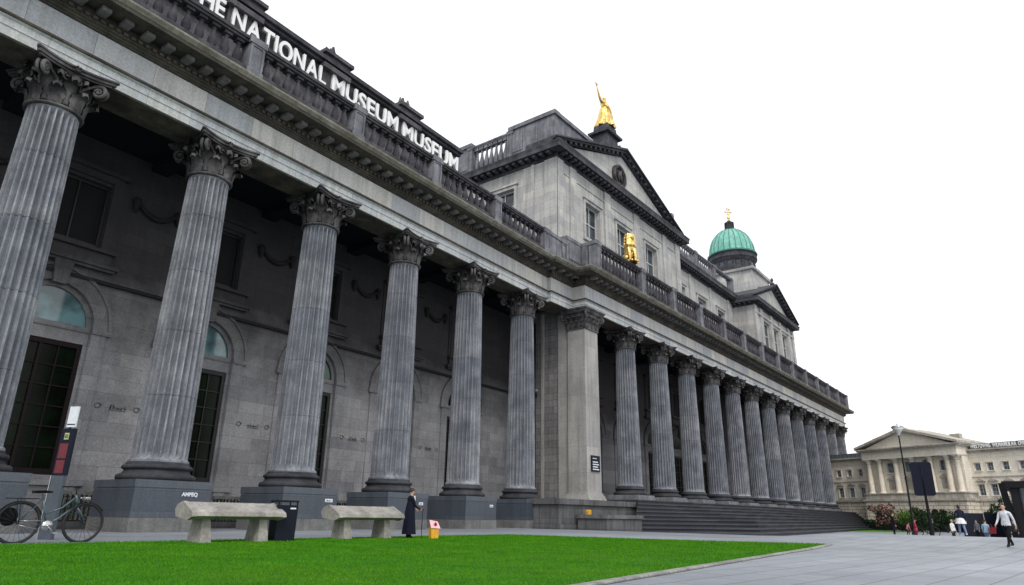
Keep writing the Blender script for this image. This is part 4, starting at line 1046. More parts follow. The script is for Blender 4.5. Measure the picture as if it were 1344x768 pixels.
    for (g_,nm) in ((coat,'coat'),(skirt,'skirt')):
        if not g_: continue
        z0,z1,r0,r1,mat,fold=g_; mb=MB(); n=40; prof=[]
        for i in range(9):
            t=i/8; prof.append(((r0+(r1-r0)*(1-t)**1.2)*(1-.42*t**7),z0+(z1-z0)*t))
        ctr=sp(0,.0,hipz)
        mb.lathe([(r,z) for r,z in prof],(0,0,0),n,rf=lambda i,z:(1+fold*math.sin(i*2*PI*7/n)*max(0,(z1-z)/(z1-z0)))*(1.0 if True else 1))
        mb.v=[(x*1.12*B,y*.88+math.sin(P['lean'])*max(0,z-hipz),z) for x,y,z in mb.v]; add(mb,nm,mat)
    return root,S,nodes
def gp(px,dist):      # a spot on the ground in a given bearing (degrees right of the facade direction) and distance
    return None
def ground_at(x,y): return (x,y,g(x,y))
def bearing(x,y,az): return az
CAM=Vector((0,0,1))
# person in the long dark coat beside the bench
cx_,cy_=20.35,21.0
cd=cloth('dark_navy_cloth',(.006,.008,.02)); cw=cloth('white_cloth',(.7,.7,.72)); cblk=cloth('black_cloth',(.008,.008,.01))
root,S,nd=figure('person','person in long dark navy coat and white scarf holding a cane beside a bench','person',(cx_,cy_,g(cx_,cy_)+.03),R(-112),1.93,dict(la=(.25,.1,.9),ra=(.35,.12,.75,-.04),lean=.05),top=cd,legs=cd,shoe=M['black'],hair=M['hairb'],coat=(.14,1.44,.165,.27,cd,.07),bulk=1.12)
mb=MB(); mb.tube([(-.09,.12,1.50),(-.05,.16,1.36),(-.0,.165,1.16)],[.03,.032,.02],6); mb.tube([(.09,.12,1.50),(.05,.16,1.36),(-.0,.165,1.16)],[.03,.032,.02],6); mb.v=[tuple(S@Vector(p)) for p in mb.v]; mb.build('scarf',cw,root)
hdp=nd['rhd'][0]
mb=MB(); hp=S@hdp; mb.tube([(hp.x+.03,hp.y+.02,.02),(hp.x+.01,hp.y+.03,hp.z+.02)],[.014,.018],8); mb.tube([(hp.x+.01,hp.y-.06,hp.z+.03),(hp.x+.01,hp.y+.03,hp.z+.05),(hp.x+.01,hp.y+.1,hp.z+.03)],.018,6)
RW=Matrix.Translation((cx_,cy_,g(cx_,cy_)+.03))@Matrix.Rotation(R(-112),4,'Z'); mb.v=[tuple(RW@Vector(p)) for p in mb.v]
tag(mb.build('walking_cane',M['black']),'thin black walking cane held by the person in the long dark coat','cane')
# walkers on the plaza
def F_(label,x,y,face,h,**k): return figure('person',label,'person',(x,y,g(x,y)),R(face),h,**k)
F_('bald man in white shirt and black trousers walking across the plaza at the right edge',33.9,1.52,60,1.64,pose=dict(ll=(.35,.1),rl=(-.25,.35),la=(-.3,.2,.2),ra=(.35,.15,.3),lean=-.03),top=cloth('white_shirt_cloth',(.62,.63,.68)),legs=cblk,shoe=M['black'],bulk=1.15)
F_('person in dark jacket cut by the right edge of the picture, beside the bald man',34.6,.62,80,1.74,pose=dict(ll=(.3,.1),rl=(-.3,.3)),top=cloth('dark_jacket',(.015,.015,.02)),legs=cloth('navy_trousers',(.02,.03,.06)),hair=M['hairb'])
F_('woman in dark navy jacket, white skirt and blue leggings walking away on the plaza',49.7,4.42,-70,1.8,pose=dict(ll=(.3,.15),rl=(-.25,.4),la=(.3,.2,.5),ra=(-.2,.2,.5)),top=cloth('navy_jacket',(.012,.018,.04)),legs=cloth('blue_leggings',(.16,.22,.36)),shoe=cw,hair=M['hairb'],skirt=(.72,1.06,.16,.26,cw,.04),hairlen=.25)
F_('person in pale blue top walking with a dark red bag toward the black kiosk',62,4.05,-100,1.75,pose=dict(ll=(.4,.1),rl=(-.3,.4),la=(.3,.2,.5)),top=cloth('pale_blue_top',(.33,.45,.55)),legs=cloth('faded_jeans',(.12,.18,.28)),hair=M['hairb'])
mb=MB(); mb.frus((61.7,3.62),.22,.16,.28,.2,.78,1.22); mb.tube([(61.55,3.62,1.22),(61.6,3.7,1.42),(61.85,3.62,1.22)],.02,6); mb.v=[(x,y,z+g(62,4)) for x,y,z in mb.v]; tag(mb.build('handbag',cloth('dark_red_leather',(.2,.02,.03))),'dark red bag carried by the person in the pale blue top','bag')
F_('small person in white top standing behind the woman in the white skirt',66,6.5,150,1.7,top=cw,legs=cloth('dark_trousers',(.02,.02,.03)),hair=M['hairg'])
F_('person dressed all in black standing on the grass near the end of the stairs',78.9,12.75,200,2.35,top=cblk,legs=cblk,hair=M['hairb'],coat=(.5,1.3,.17,.2,cblk,.02))
F_('person in a red coat standing on the grass by the parked bicycle',90,12.4,180,1.75,top=cloth('red_coat_cloth',(.35,.03,.05)),legs=cloth('red_trousers',(.2,.03,.05)),hair=M['hairb'],coat=(.55,1.3,.17,.25,cloth('red_coat_cloth2',(.38,.03,.06)),.03))
F_('person in a pink top crouching forward beside the one in the red coat',90.3,13.3,150,1.5,pose=dict(lean=.5,ll=(.5,.7),rl=(.3,.6)),top=cloth('pink_top_cloth',(.6,.2,.28)),legs=cblk,hair=M['hairb'])
F_('person with a grey jacket looking at the dark notice boards',76,5.6,60,1.75,top=cloth('grey_jacket',(.14,.15,.18)),legs=cblk,hair=M['hairb'])
F_('person in dark clothes beside the black kiosk wall',66,2.5,90,1.75,top=cloth('charcoal_cloth',(.03,.03,.035)),legs=cblk,hair=M['hairb'])
# ------------------------------------------------------------------ gilded statues
def gilded_woman():
    nodes={'pel':(Vector((0,0,2.3)),(.42,.34)),'waist':(Vector((.02,0,2.8)),(.3,.25)),'chest':(Vector((0,.0,3.25)),(.38,.28)),'col':(Vector((0,0,3.55)),(.26,.2)),'neck':(Vector((.03,0,3.78)),(.12,.12)),
      'jaw':(Vector((.08,.04,3.95)),(.17,.19)),'head':(Vector((.08,.02,4.15)),(.2,.22)),'bun':(Vector((.08,-.12,4.3)),(.14,.14)),
      'lsh':(Vector((-.42,0,3.5)),(.16,.17)),'lel':(Vector((-.78,.05,4.1)),(.12,.12)),'lwr':(Vector((-1.08,.1,4.85)),(.07,.08)),'lhd':(Vector((-1.15,.1,5.08)),(.09,.06)),
      'rsh':(Vector((.42,0,3.45)),(.17,.17)),'rel':(Vector((.62,.15,2.9)),(.13,.13)),'rwr':(Vector((.42,.42,2.5)),(.09,.08)),'rhd':(Vector((.3,.5,2.42)),(.09,.07)),
      'lkn':(Vector((-.2,.2,1.3)),(.3,.32)),'lan':(Vector((-.22,.12,.25)),(.2,.24)),'rkn':(Vector((.25,.02,1.3)),(.32,.32)),'ran':(Vector((.35,-.1,.25)),(.26,.26))}
    E_=[('pel','waist'),('waist','chest'),('chest','col'),('col','neck'),('neck','jaw'),('jaw','head'),('head','bun'),('col','lsh'),('lsh','lel'),('lel','lwr'),('lwr','lhd'),('col','rsh'),('rsh','rel'),('rel','rwr'),('rwr','rhd'),('pel','lkn'),('lkn','lan'),('pel','rkn'),('rkn','ran')]
    me=skin_obj(nodes,E_,'pel',2); me.materials.clear(); me.materials.append(M['gold'])
    root=empty('gilded_statue','gilded statue of a draped woman with one arm raised high on the pediment pedestal','statue',(68.1,37.9,50.0),R(172)); root.scale=(-1.4,1.4,1.12)
    link('figure',me,root)
    mb=MB(); n=64
    mb.lathe([(.95,0),(.98,.1),(.86,.6),(.72,1.2),(.6,1.8),(.52,2.3),(.40,2.75),(.33,2.95)],(.05,0,0),n,rf=lambda i,z:1+(.10*math.sin(i*2*PI*9/n+z*.8)+.05*math.sin(i*2*PI*17/n-z))*max(.15,(2.9-z)/2.9))
    mb.tube([(-.3,.3,3.3),(.1,.42,2.7),(.5,.3,2.2),(.75,-.1,1.7),(.95,-.3,.9)],[.12,.2,.24,.22,.12],8)
    mb.tube([(.4,.3,2.4),(.55,.35,1.6),(.5,.4,.7)],[.2,.24,.12],7)
    mb.build('gown',M['gold'],root)
    mb=MB(); p=Vector((-1.15,.1,5.1))
    for i in range(4): mb.tube([p+Vector((-.05+.035*i,0,0)),p+Vector((-.07+.045*i,.02,.13)),p+Vector((-.06+.045*i,.06,.22))],[.028,.025,.018],5)
    mb.tube([p+Vector((-.15,.05,.2)),p+Vector((.05,.0,.32)),p+Vector((-.25,0,.38))],[.07,.09,.04],6); mb.build('raised_torch',M['gold'],root)
gilded_woman()
def gilded_lion():
    mb=MB()
    def ell(c,r,tilt=0):
        q=MB(); q.lathe([(math.sin(PI*i/10),-math.cos(PI*i/10)) for i in range(11)],n=18,caps=False)
        for (x,y,z) in q.v:
            X,Y_,Z=x*r[0],y*r[1],z*r[2]; Y2=Y_*math.cos(tilt)-Z*math.sin(tilt); Z2=Y_*math.sin(tilt)+Z*math.cos(tilt); mb.v.append((c[0]+X,c[1]+Y2,c[2]+Z2))
        o=len(mb.v)-len(q.v); mb.f+= [tuple(i+o for i in f) for f in q.f]
    ell((0,-.45,.6),(.68,.7,.6)); ell((0,-.15,1.3),(.55,.5,.95),.25); ell((0,.12,1.9),(.55,.45,.65)); ell((0,.2,2.5),(.36,.36,.5))
    ell((0,.28,3.05),(.4,.42,.5)); ell((0,.62,2.92),(.24,.26,.22)); ell((0,.84,3.0),(.09,.08,.07)); ell((0,.6,2.76),(.18,.2,.1))
    for s_ in (-1,1):
        ell((s_*.55,-.15,.62),(.3,.55,.5)); mb.tube([(s_*.55,-.2,.2),(s_*.58,.35,.14),(s_*.58,.6,.14)],[.17,.16,.14],10)
        mb.tube([(s_*.36,.3,1.75),(s_*.36,.5,1.1),(s_*.34,.52,.4),(s_*.34,.6,.18)],[.24,.2,.15,.16],10); ell((s_*.34,.82,.15),(.19,.27,.15)); ell((s_*.3,.2,3.5),(.12,.08,.16))
    mb.tube([(.2,-1.0,.25),(.7,-1.1,.15),(.95,-.5,.14),(.9,.1,.14)],[.09,.09,.08,.12],8)
    # mane locks
    for i in range(26):
        a_=PI*.12+(2*PI-PI*.24)*i/25-PI/2+PI; ca,sa=math.sin(a_),-math.cos(a_)
        for (z,rr) in ((3.45,.42),(3.1,.52),(2.7,.55),(2.35,.58)):
            p=Vector((rr*ca,.08+rr*sa*.85,z+.06*math.sin(i*2.3))); mb.tube([p,p+Vector((.07*ca,.05*sa,-.2)),p+Vector((.03*ca,.02*sa,-.42))],[.13,.12,.05],6)
    o=mb.build('lion_body',M['gold']); rm=o.modifiers.new('r','REMESH'); rm.mode='VOXEL'; rm.voxel_size=.045; rm.use_smooth_shade=True
    bpy.context.view_layer.update(); me=bpy.data.meshes.new_from_object(o.evaluated_get(bpy.context.evaluated_depsgraph_get())); bpy.data.objects.remove(o)
    me.materials.clear(); me.materials.append(M['gold'])
    root=empty('gilded_lion','gilded seated lion statue on the balustrade in front of the pediment windows','statue',(62.0,31.85,27.42),R(150))
    link('lion_body',me,root)
gilded_lion()
# ------------------------------------------------------------------ benches
def bench(label,x,y,rz):
    z=g(x,y)+.02
    r=empty('stone_bench',label,'bench',(x,y,z),rz,'stone benches at the edge of the lawn')
    L=1.62
    mb=MB()
    sec=[(-.62,.80),(-.58,.92),(.10,1.22),(.42,1.14),(.55,.98),(.42,.78),(-.3,.70)]
    mb.prism(sec,-L+.14,L-.16,axis='x'); sec2=[(a*1.04,.96+(b-.96)*1.08) for a,b in sec]
    mb.prism(sec2,-L,-L+.138,axis='x'); mb.prism(sec2,L-.158,L,axis='x')
    mb.build('seat',M['bench'],r)
    for s_ in (-1,1):
        mb=MB(); w=.13; cx=s_*.98
        mb.add([(cx-w-.06,-.42,0),(cx+w+.06,-.42,0),(cx+w+.06,.42,0),(cx-w-.06,.42,0),(cx-w,-.28,.74),(cx+w,-.28,.74),(cx+w,.34,.78),(cx-w,.34,.78)],[(0,3,2,1),(4,5,6,7),(0,1,5,4),(1,2,6,5),(2,3,7,6),(3,0,4,7)])
        mb.build('leg',M['bench'],r)
    return r
bench('sloped pale stone bench between the bicycle and the black litter bin',12.62,21.3,R(-2))
bench('sloped pale stone bench touching the person in the long dark coat',18.55,21.75,R(-2))
# litter bin
def bin_():
    x,y=14.5,21.2
    r=empty('litter_bin','tall black square litter bin standing right of the first stone bench','bin',(x,y,g(x,y)),R(-12))
    mb=MB(); mb.frus((0,0),.34,.32,.36,.34,.06,1.18); mb.frus((0,0),.3,.28,.3,.28,0,.06); mb.build('body',M['navy'],r)
    mb=MB(); mb.frus((0,0),.37,.35,.37,.35,1.3,1.36); 
    for sx in (-1,1):
        for sy in (-1,1): mb.box(sx*.33-.02,sx*.33+.02,sy*.31-.02,sy*.31+.02,1.18,1.3)
    mb.frus((0,0),.3,.28,.3,.28,1.17,1.2); mb.build('hood',M['black'],r)
    mb=MB(); mb.box(.08,.28,-.352,-.343,1.07,1.12); mb.build('label_plate',M['paper'],r)
bin_()
# small pink and yellow stand near the person
def cone():
    x,y=21.15,20.35; r=empty('floor_stand','small yellow stand with pink and white top beside the person in long coat','stand',(x,y,g(x,y)+.03),R(-20)); r.scale=(.78,.78,.85)
    mb=MB(); mb.frus((0,0),.2,.16,.23,.15,0,.5); mb.build('base',M['yellow'],r)
    mb=MB(); mb.add([(-.26,-.2,.5),(.3,-.2,.46),(.28,.16,.78),(-.2,.16,.86),(-.26,-.16,.5),(.3,-.12,.46),(.28,.2,.78),(-.2,.2,.86)],[(0,1,2,3),(7,6,5,4),(0,4,5,1),(1,5,6,2),(2,6,7,3),(3,7,4,0)]); mb.build('board',M['pink'],r)
    mb=MB(); mb.lathe([(.02,-.1),(.09,0),(.02,.1)],(.05,-.08,.66),8); mb.build('spot_mark',M['red'],r)
cone()
# yellow marker post by the podium
def hyd():
    x,y=50.2,30.6; r=empty('marker_post','little yellow marker post with a white foot in front of the pier podium','post',(x,y,g(x,y)))
    mb=MB(); mb.frus((0,0),.16,.1,.24,.12,.95,1.5); mb.frus((0,0),.24,.12,.2,.12,1.5,1.62); mb.build('sign_head',M['yellow'],r)
    mb=MB(); mb.frus((0,0),.12,.1,.1,.1,0,.95); mb.build('pole',M['bench'],r)
hyd()
# ------------------------------------------------------------------ bicycles
def bicycle(label,loc,rz,sc_,frame_m,lite=False):
    r=empty('bicycle',label,'bicycle',loc,rz)
    wr=.34; rear=Vector((-.54,0,wr)); front=Vector((.54,0,wr)); bb=Vector((-.08,0,.29)); seat=Vector((-.25,0,.86)); sl=Vector((-.22,0,.76)); head=Vector((.33,0,.80)); hl=Vector((.37,0,.66))
    def bd(mb,nm,mat,par=r):
        mb.v=[(x*sc_,y*sc_,z*sc_) for x,y,z in mb.v]; return mb.build(nm,mat,par)
    for c in (rear,front):
        w=MB(); n=40; w.tube([c+Vector((wr*math.cos(2*PI*i/n)*.95,0,wr*math.sin(2*PI*i/n)*.95)) for i in range(n+1)],.012,6,caps=False)
        wo=bd(w,'wheel',M['iron'])
        t=MB(); t.tube([c+Vector((wr*math.cos(2*PI*i/n),0,wr*math.sin(2*PI*i/n))) for i in range(n+1)],.027,8,caps=False); bd(t,'tyre',M['rubber'],wo)
        s=MB(); 
        for i in range(20): a=2*PI*i/20; s.tube([c+Vector((0,.02*(-1)**i,0)),c+Vector((wr*.95*math.cos(a),0,wr*.95*math.sin(a)))],.0028,4)
        s.tube([c+Vector((0,-.04,0)),c+Vector((0,.04,0))],.022,8); bd(s,'spokes',M['iron'],wo)
    f=MB(); f.tube([bb,sl],.018,8); f.tube([sl,seat-Vector((0,0,.03))],.013,8)
    f.tube([bb+Vector((0,0,.0)),(.1,0,.42),hl],.02,8); f.tube([bb.lerp(sl,.42),(.12,0,.60),head],.016,8); f.tube([head+Vector((-.01,0,.04)),hl+Vector((.01,0,-.03))],.021,8)
    for s_ in (-.045,.045):
        o=Vector((0,s_,0)); f.tube([bb+o*.6,rear+o],.009,6); f.tube([sl+o*.4,rear+o],.008,6)
    bd(f,'frame',frame_m)
    k=MB()
    for s_ in (-.045,.045): k.tube([hl+Vector((.01,s_*.6,-.05)),Vector((.46,s_,.5)),front+Vector((0,s_,0))],[.013,.012,.009],6)
    bd(k,'fork',frame_m)
    h=MB(); h.tube([head,head+Vector((-.03,0,.16))],.012,6); t0=head+Vector((-.03,0,.16)); h.tube([t0+Vector((-.14,-.27,.02)),t0+Vector((.0,-.2,.03)),t0+Vector((.04,0,0)),t0+Vector((.0,.2,.03)),t0+Vector((-.14,.27,.02))],.012,6); bd(h,'handlebar',M['black'])
    s=MB(); s.add([(-.4,-.09,.89),(-.4,.09,.89),(-.22,.05,.9),(-.08,.015,.885),(-.08,-.015,.885),(-.22,-.05,.9),(-.39,-.07,.84),(-.39,.07,.84),(-.22,.035,.85),(-.09,.01,.86),(-.09,-.01,.86),(-.22,-.035,.85)],[(0,1,2,3,4,5),(6,11,10,9,8,7),(0,6,7,1),(1,7,8,2),(2,8,9,3),(3,9,10,4),(4,10,11,5),(5,11,6,0)]); bd(s,'saddle',M['black'])
    c=MB(); c.lathe([(.001,-.006),(.09,-.006),(.09,.006),(.001,.006)],(0,0,0),20); c.v=[(bb.x+x,z-.05,bb.z+y) for x,y,z in c.v]
    c.tube([bb+Vector((0,-.07,0)),bb+Vector((.12,-.07,-.12))],.01,6); c.tube([bb+Vector((0,.07,0)),bb+Vector((-.12,.07,.12))],.01,6); c.tube([bb+Vector((0,-.08,0)),bb+Vector((0,.08,0))],.015,6)
    for x,y,z in ((.12,-.12,-.12),(-.12,.12,.12)): c.box(bb.x+x-.045,bb.x+x+.045,y-.04,y+.04,bb.z+z-.012,bb.z+z+.012)
    c.tube([bb+Vector((0,-.05,.09)),rear+Vector((0,-.05,.035))],.005,4); c.tube([bb+Vector((0,-.05,-.09)),rear+Vector((0,-.05,-.035))],.005,4); bd(c,'crankset',M['chrome'])
    if not lite:
        m=MB()
        for cc,a0,a1 in ((rear,20,175),(front,35,150)):
            pts=[cc+Vector((1.1*wr*math.cos(R(a0+(a1-a0)*i/14)),0,1.1*wr*math.sin(R(a0+(a1-a0)*i/14)))) for i in range(15)]
            m=MB()
            for i in range(14): m.add([pts[i]+Vector((0,-.03,0)),pts[i]+Vector((0,.03,0)),pts[i+1]+Vector((0,.03,0)),pts[i+1]+Vector((0,-.03,0))],[(0,1,2,3)])
            bd(m,'mudguard',M['black'])
        q=MB()
        for s_ in (-.07,.07): q.tube([(-.3,s_,.75),(-.78,s_,.75)],.008,5); q.tube([(-.6,s_,.75),rear+Vector((0,s_*.7,0))],.007,5)
        for i in range(5): q.tube([(-.35-.1*i,-.07,.75),(-.35-.1*i,.07,.75)],.006,5)
        bd(q,'luggage_rack',M['black'])
        q=MB(); q.lathe([(.001,-.09),(.13,-.09),(.13,.09),(.001,.09)],(0,0,0),18); q.v=[(-.66+x,.1+z*.4,.44+y*1.2) for x,y,z in q.v]; bd(q,'pannier_bag',cblk)
        q=MB(); q.tube([(.40,0,.78),(.5,0,.79)],.012,5); q.lathe([(.02,-.02),(.045,.0),(.045,.03),(.01,.04)],(.52,0,.77),8); 
        for i in range(6): q.tube([(.44+.02*i,-.1,.72),(.44+.02*i,-.1,.8),(.44+.02*i,.1,.8)],.005,4)
        bd(q,'front_lamp',M['chrome'])
    return r
bicycle('old blue-grey bicycle with rear rack parked by the information post at the left',(8.28,23.75,g(8,24)),R(3),1.64,M['bikeblue'])
bicycle('dark bicycle parked on the far grass under the black sign board',(86,10.9,GF),R(75),1.5,M['black'],lite=True)
# info post with posters
def post():
    x,y=9.0,26.0; r=empty('information_post','blue-grey information post with a dark panel of red posters and a white sheet on top','sign post',(x,y,0),R(-62)); r.scale=(.66,.7,1)
    mb=MB(); mb.frus((0,0),.36,.11,.34,.1,0,2.0); mb.build('post',M['postgrey'],r)
    mb=MB(); mb.frus((-.38,-.0),.02,.12,.02,.12,0,2.0); mb.build('edge_strip',M['chrome'],r)
    mb=MB(); mb.frus((0,0),.37,.1,.37,.1,2.01,3.55); mb.build('panel',M['navy'],r)
    mb=MB(); mb.box(-.27,.22,-.116,-.108,2.08,2.5); mb.box(-.27,.22,-.116,-.108,2.56,3.05); mb.build('poster',M['red'],r)
    mb=MB(); mb.box(-.12,.14,-.117,-.109,3.18,3.4); mb.build('badge',plain('pale_green_badge',(.4,.45,.2),.5),r)
    mb=MB(); mb.box(-.1,.1,-.121,-.118,3.24,3.28); mb.box(-.1,.1,-.121,-.118,3.31,3.34); mb.build('badge_mark',M['black'],r)
    mb=MB(); mb.box(-.22,.3,-.04,.04,3.6,4.3); mb.build('white_sheet',M['paper'],r)
    mb=MB(); mb.box(-.04,.04,-.03,.03,3.55,3.75); mb.box(-.2,.27,-.045,-.041,3.67,3.71); mb.build('bracket',M['black'],r)
post()
# low hedge behind railings at the foot of the wall
def rail(u0,u1,idx,desc):
    p=LW((u0+u1)/2,4.6); r=empty('railing',desc,'railing',(p[0],p[1],0),ANG,'low railings at the foot of the porch wall'); w=(u1-u0)/2
    mb=MB(); mb.box(-w,w,-.2,.2,1.62,1.78); mb.build('coping',M['endwall'],r)
    mb=MB(); n=int(w*2/.22)
    for k in range(n): x=-w+.1+k*.22; mb.box(x,x+.06,-.05,.01,.35,1.62)
    mb.box(-w,w,-.08,.04,.35,.42); mb.build('bars',M['iron'],r)
    mb=MB(); mb.box(-w,w,-.25,.25,-.05,.35); mb.build('base',M['podium'],r)
    v=[];f=[]; random.seed(idx)
    for k in range(1500):
        x,y,z=random.uniform(-w,w),random.uniform(.12,.7),random.uniform(.3,1.75)+.1*math.sin(k); a=random.uniform(0,6.28); s=random.uniform(.04,.09); o=len(v)
        v+=[(x,y,z),(x+s*math.cos(a),y+s*.4,z+s*math.sin(a)),(x+s*math.cos(a+1),y-s*.3,z+s*math.sin(a+1))]; f.append((o,o+1,o+2))
    h=MB(); h.add(v,f); q=Vector(LW((u0+u1)/2,4.6)); hg=h.build('hedge',M['leafg'],None,fix=False); hg.location=q; hg.rotation_euler=(0,0,ANG); tag(hg,'clipped green hedge behind the '+desc.replace('low dark ',''),'hedge','hedges behind the porch railings')
rail(-34.2,-31.2,1,'low dark railing between the bicycle and the column plinth')
rail(-25.6,-23.0,2,'low dark railing right of the column behind the litter bin bench')
rail(-16.6,-14.4,3,'low dark railing left of the plinth behind the second bench')
# ------------------------------------------------------------------ pictures on plinths: small notices
mb=MB(T_left)
def sticker(u,w,z=1.62):
    p=MB(T_left); p.box(u,u+w,-1.915,-1.905,z-.09,z+.09); o=p.build('stuck_notice',M['paper']); P_(o)
    q=MB(T_left); 
    for k in range(5): q.box(u+.06+k*(w-.12)/5,u+.06+(k+.55)*(w-.12)/5,-1.922,-1.9155,z-.05,z+.04*(k%2))
    t=q.build('notice_marks',M['navy']); t.parent=o
for k,w in ((2,.55),(3,.4),(4,.42)): sticker(-S1*(5-k)+1.0,w)
def graff(txt,u,z,s):
    me=text_mesh(txt,s,.002,0.01); me.materials.clear(); me.materials.append(M['paper']); o=link('graffiti_lettering',me); p=LW(u,-1.91,z); o.location=p; o.rotation_euler=(PI/2,0,ANG); P_(o)
graff('AMPEQ',-S1*4+.35,1.6,.24); 
# ------------------------------------------------------------------ street lamp, board, kiosk
def lamp():
    x,y=99.0,13.8; z=g(x,y); r=empty('street_lamp','tall slender black street lamp with a pale round head before the far portico','street lamp',(x,y,z))
    mb=MB(); mb.lathe([(.32,0),(.3,.3),(.2,.5),(.17,1.4),(.13,1.5),(.1,8),(.075,12.2)],n=12); mb.build('pole',M['black'],r)
    mb=MB(); mb.lathe([(.1,12.0),(.25,12.3),(.5,12.6),(.72,13.0),(.55,13.02)],n=18,caps=False); mb.build('bowl',plain('lamp_glass',(.6,.62,.6),.3),r)
    mb=MB(); mb.lathe([(.74,13.0),(.78,13.06),(.5,13.25),(.1,13.35),(.05,13.6)],n=18); mb.build('lamp_cap',M['chrome'],r)
lamp()
def board():
    x,y=79.4,9.6; z=g(x,y); r=empty('sign_board','blank black rounded sign board on a thick black pole in front of the portico','sign',(x,y,z),R(-83))
    mb=MB(); w,h=.92,1.62; pts=[]; c=.25
    for cx,cz,a0 in ((w-c,h-c,0),(-w+c,h-c,90),(-w+c,-h+c,180),(w-c,-h+c,270)):
        for i in range(5): a=R(a0+22.5*i); pts.append((cx+c*math.cos(a),5.6+cz+c*math.sin(a)))
    mb.prism(pts,-.08,.08,axis='y'); mb.build('panel',M['navy'],r)
    mb=MB(); mb.lathe([(.25,0),(.2,.3),(.16,1.5),(.11,4.5)],(0,.0,0),10); mb.tube([(0,-.12,4.0),(0,-.12,6.9)],.05,6); mb.build('pole',M['black'],r)
board()
def kiosk():
    r=empty('black_kiosk','black boxy kiosk with a slanting left wall and dark glass at the right edge','kiosk',(76,.5,0))
    mb=MB(); 
    def w(a,b): return (a-76,b-.5)
    poly=[w(74.9,3.1),w(74.2,-6),w(84,-6),w(84,3.3)]
    mb.prism(poly,4.0,5.0-.45); mb.prism([w(75.2,2.6),w(75.2,2.0),w(84,2.0),w(84,2.9)],GF-.2,4.0); mb.prism([w(83,2.0),w(83,-6),w(84,-6),w(84,2.0)],GF-.2,4.0)
    mb.add([(74.9-76,3.35-.5,4.4),(74.8-76,2.9-.5,4.4),(74.95-76,2.4-.5,GF),(75.05-76,3.0-.5,GF),(76.2-76,3.35-.5,4.4),(76.2-76,2.9-.5,4.4),(76.2-76,2.4-.5,GF),(76.2-76,3.0-.5,GF)],[(0,1,2,3),(7,6,5,4),(0,4,5,1),(1,5,6,2),(2,6,7,3),(3,7,4,0)])
    mb.build('shell',M['black'],r)
    mb=MB(); mb.prism([w(75.4,1.95),w(75.5,1.95),w(75.2,-5.9),w(75.1,-5.9)],GF,4.0); mb.build('glass_front',M['uglass'],r)
    mb=MB(); 
    for yy in (1.9,.2,-1.5,-3.2): mb.box(-.75,-.6,yy-.5-.05,yy-.5+.05,GF,4.0)
    mb.build('mullion',M['frame'],r)
kiosk()
# dark leaning notice boards
def panel(label,x,y,rz):
    r=empty('notice_board',label,'notice board',(x,y,g(x,y)),R(rz),'dark notice boards on the plaza'); mb=MB(); mb.add([(-.9,-.3,0),(.9,-.3,0),(.9,-.2,0),(-.9,-.2,0),(-.9,.25,2.4),(.9,.25,2.4),(.9,.35,2.4),(-.9,.35,2.4)],[(0,3,2,1),(4,5,6,7),(0,1,5,4),(1,2,6,5),(2,3,7,6),(3,0,4,7)]); mb.build('panel',M['navy'],r)
    mb=MB(); mb.tube([(-.8,.3,2.2),(-.8,1.0,0)],.04,6); mb.tube([(.8,.3,2.2),(.8,1.0,0)],.04,6); mb.build('strut',M['iron'],r)
panel('leaning dark notice board nearer the woman in the white skirt',80,6.1,-80); panel('leaning dark notice board nearer the kiosk',81,4.3,-60)
# parked pale car, low railing of the far building
def car():
    r=empty('parked_car','pale beige car parked before the far building behind the walkers','car',(112,3.4,GF),R(-68))
    mb=MB(); prof=[(-2.1,.35),(-2.1,.8),(-1.9,.95),(-1.1,1.05),(-.6,1.45),(.7,1.48),(1.4,1.0),(2.05,.85),(2.15,.55),(2.1,.35)]
    mb.prism(prof,-.85,.85,axis='y'); mb.build('body',plain('beige_car_paint',(.5,.46,.4),.3,coat=.6),r)
    mb=MB(); mb.prism([(-.95,1.05),(-.55,1.38),(.6,1.4),(1.15,1.03)],-.87,.87,axis='y'); mb.build('window',M['glass'],r)
    for x in (-1.35,1.35):
        for y in (-.8,.8):
            w=MB(); w.lathe([(.001,-.1),(.3,-.1),(.33,-.07),(.33,.07),(.3,.1),(.001,.1)],n=18); w.v=[(x+a,y+c,.33+b) for a,b,c in w.v]; w.build('wheel',M['rubber'],r)
car()
# ------------------------------------------------------------------ far building with portico
FB=empty('portico_building','beige sandstone building with a pediment and columned portico across the plaza','building',FW(-6,6,GF))
bpy.context.view_layer.update()
FI=Matrix.Translation(FW(-6,6,GF)).inverted()
def PF(o): o.parent=FB; o.matrix_parent_inverse=FI; return o
TF=lambda a,n,z:FW(a,n,z)
def fpart(mb,name,mat): return PF(mb.build(name,mat))
mb=MB(TF); mb.box(-15.2,3.1,-.7,3.0,-1,4.55); fpart(mb,'rusticated_storey',M['frust'])
mb=MB(TF); mb.box(-15.5,3.4,-.95,3.0,4.555,4.9); mb.box(-15.1,3.0,-.6,3.0,4.905,5.75); mb.box(-15.3,3.2,-.75,3.0,5.755,5.95)
fpart(mb,'podium_course',M['fdark'])
opening_wall(TF,-14.8,2.7,1.0,5.95,12.3,[(-11.0,-9.6,9.6,11.4),(-7.6,-6.4,9.6,11.4),(-4.3,-2.9,9.2,11.6),(-1.2,.1,9.6,11.4)],M['fstone'],name='wall',glass=M['fglass'],parent=PF,bars=(1,1),depth=.35)
mb=MB(TF)
for a in (-10.3,-7.0,-.6): mb.prism([(a-.95,8.55),(a+.95,8.55),(a,9.15)],.75,1.0,axis='y'); mb.box(a-.75,a+.75,.95,1.0,6.6,8.3); mb.box(a-.9,a+.9,.75,1.0,8.4,8.545)
fpart(mb,'window_hood',M['fdark'])
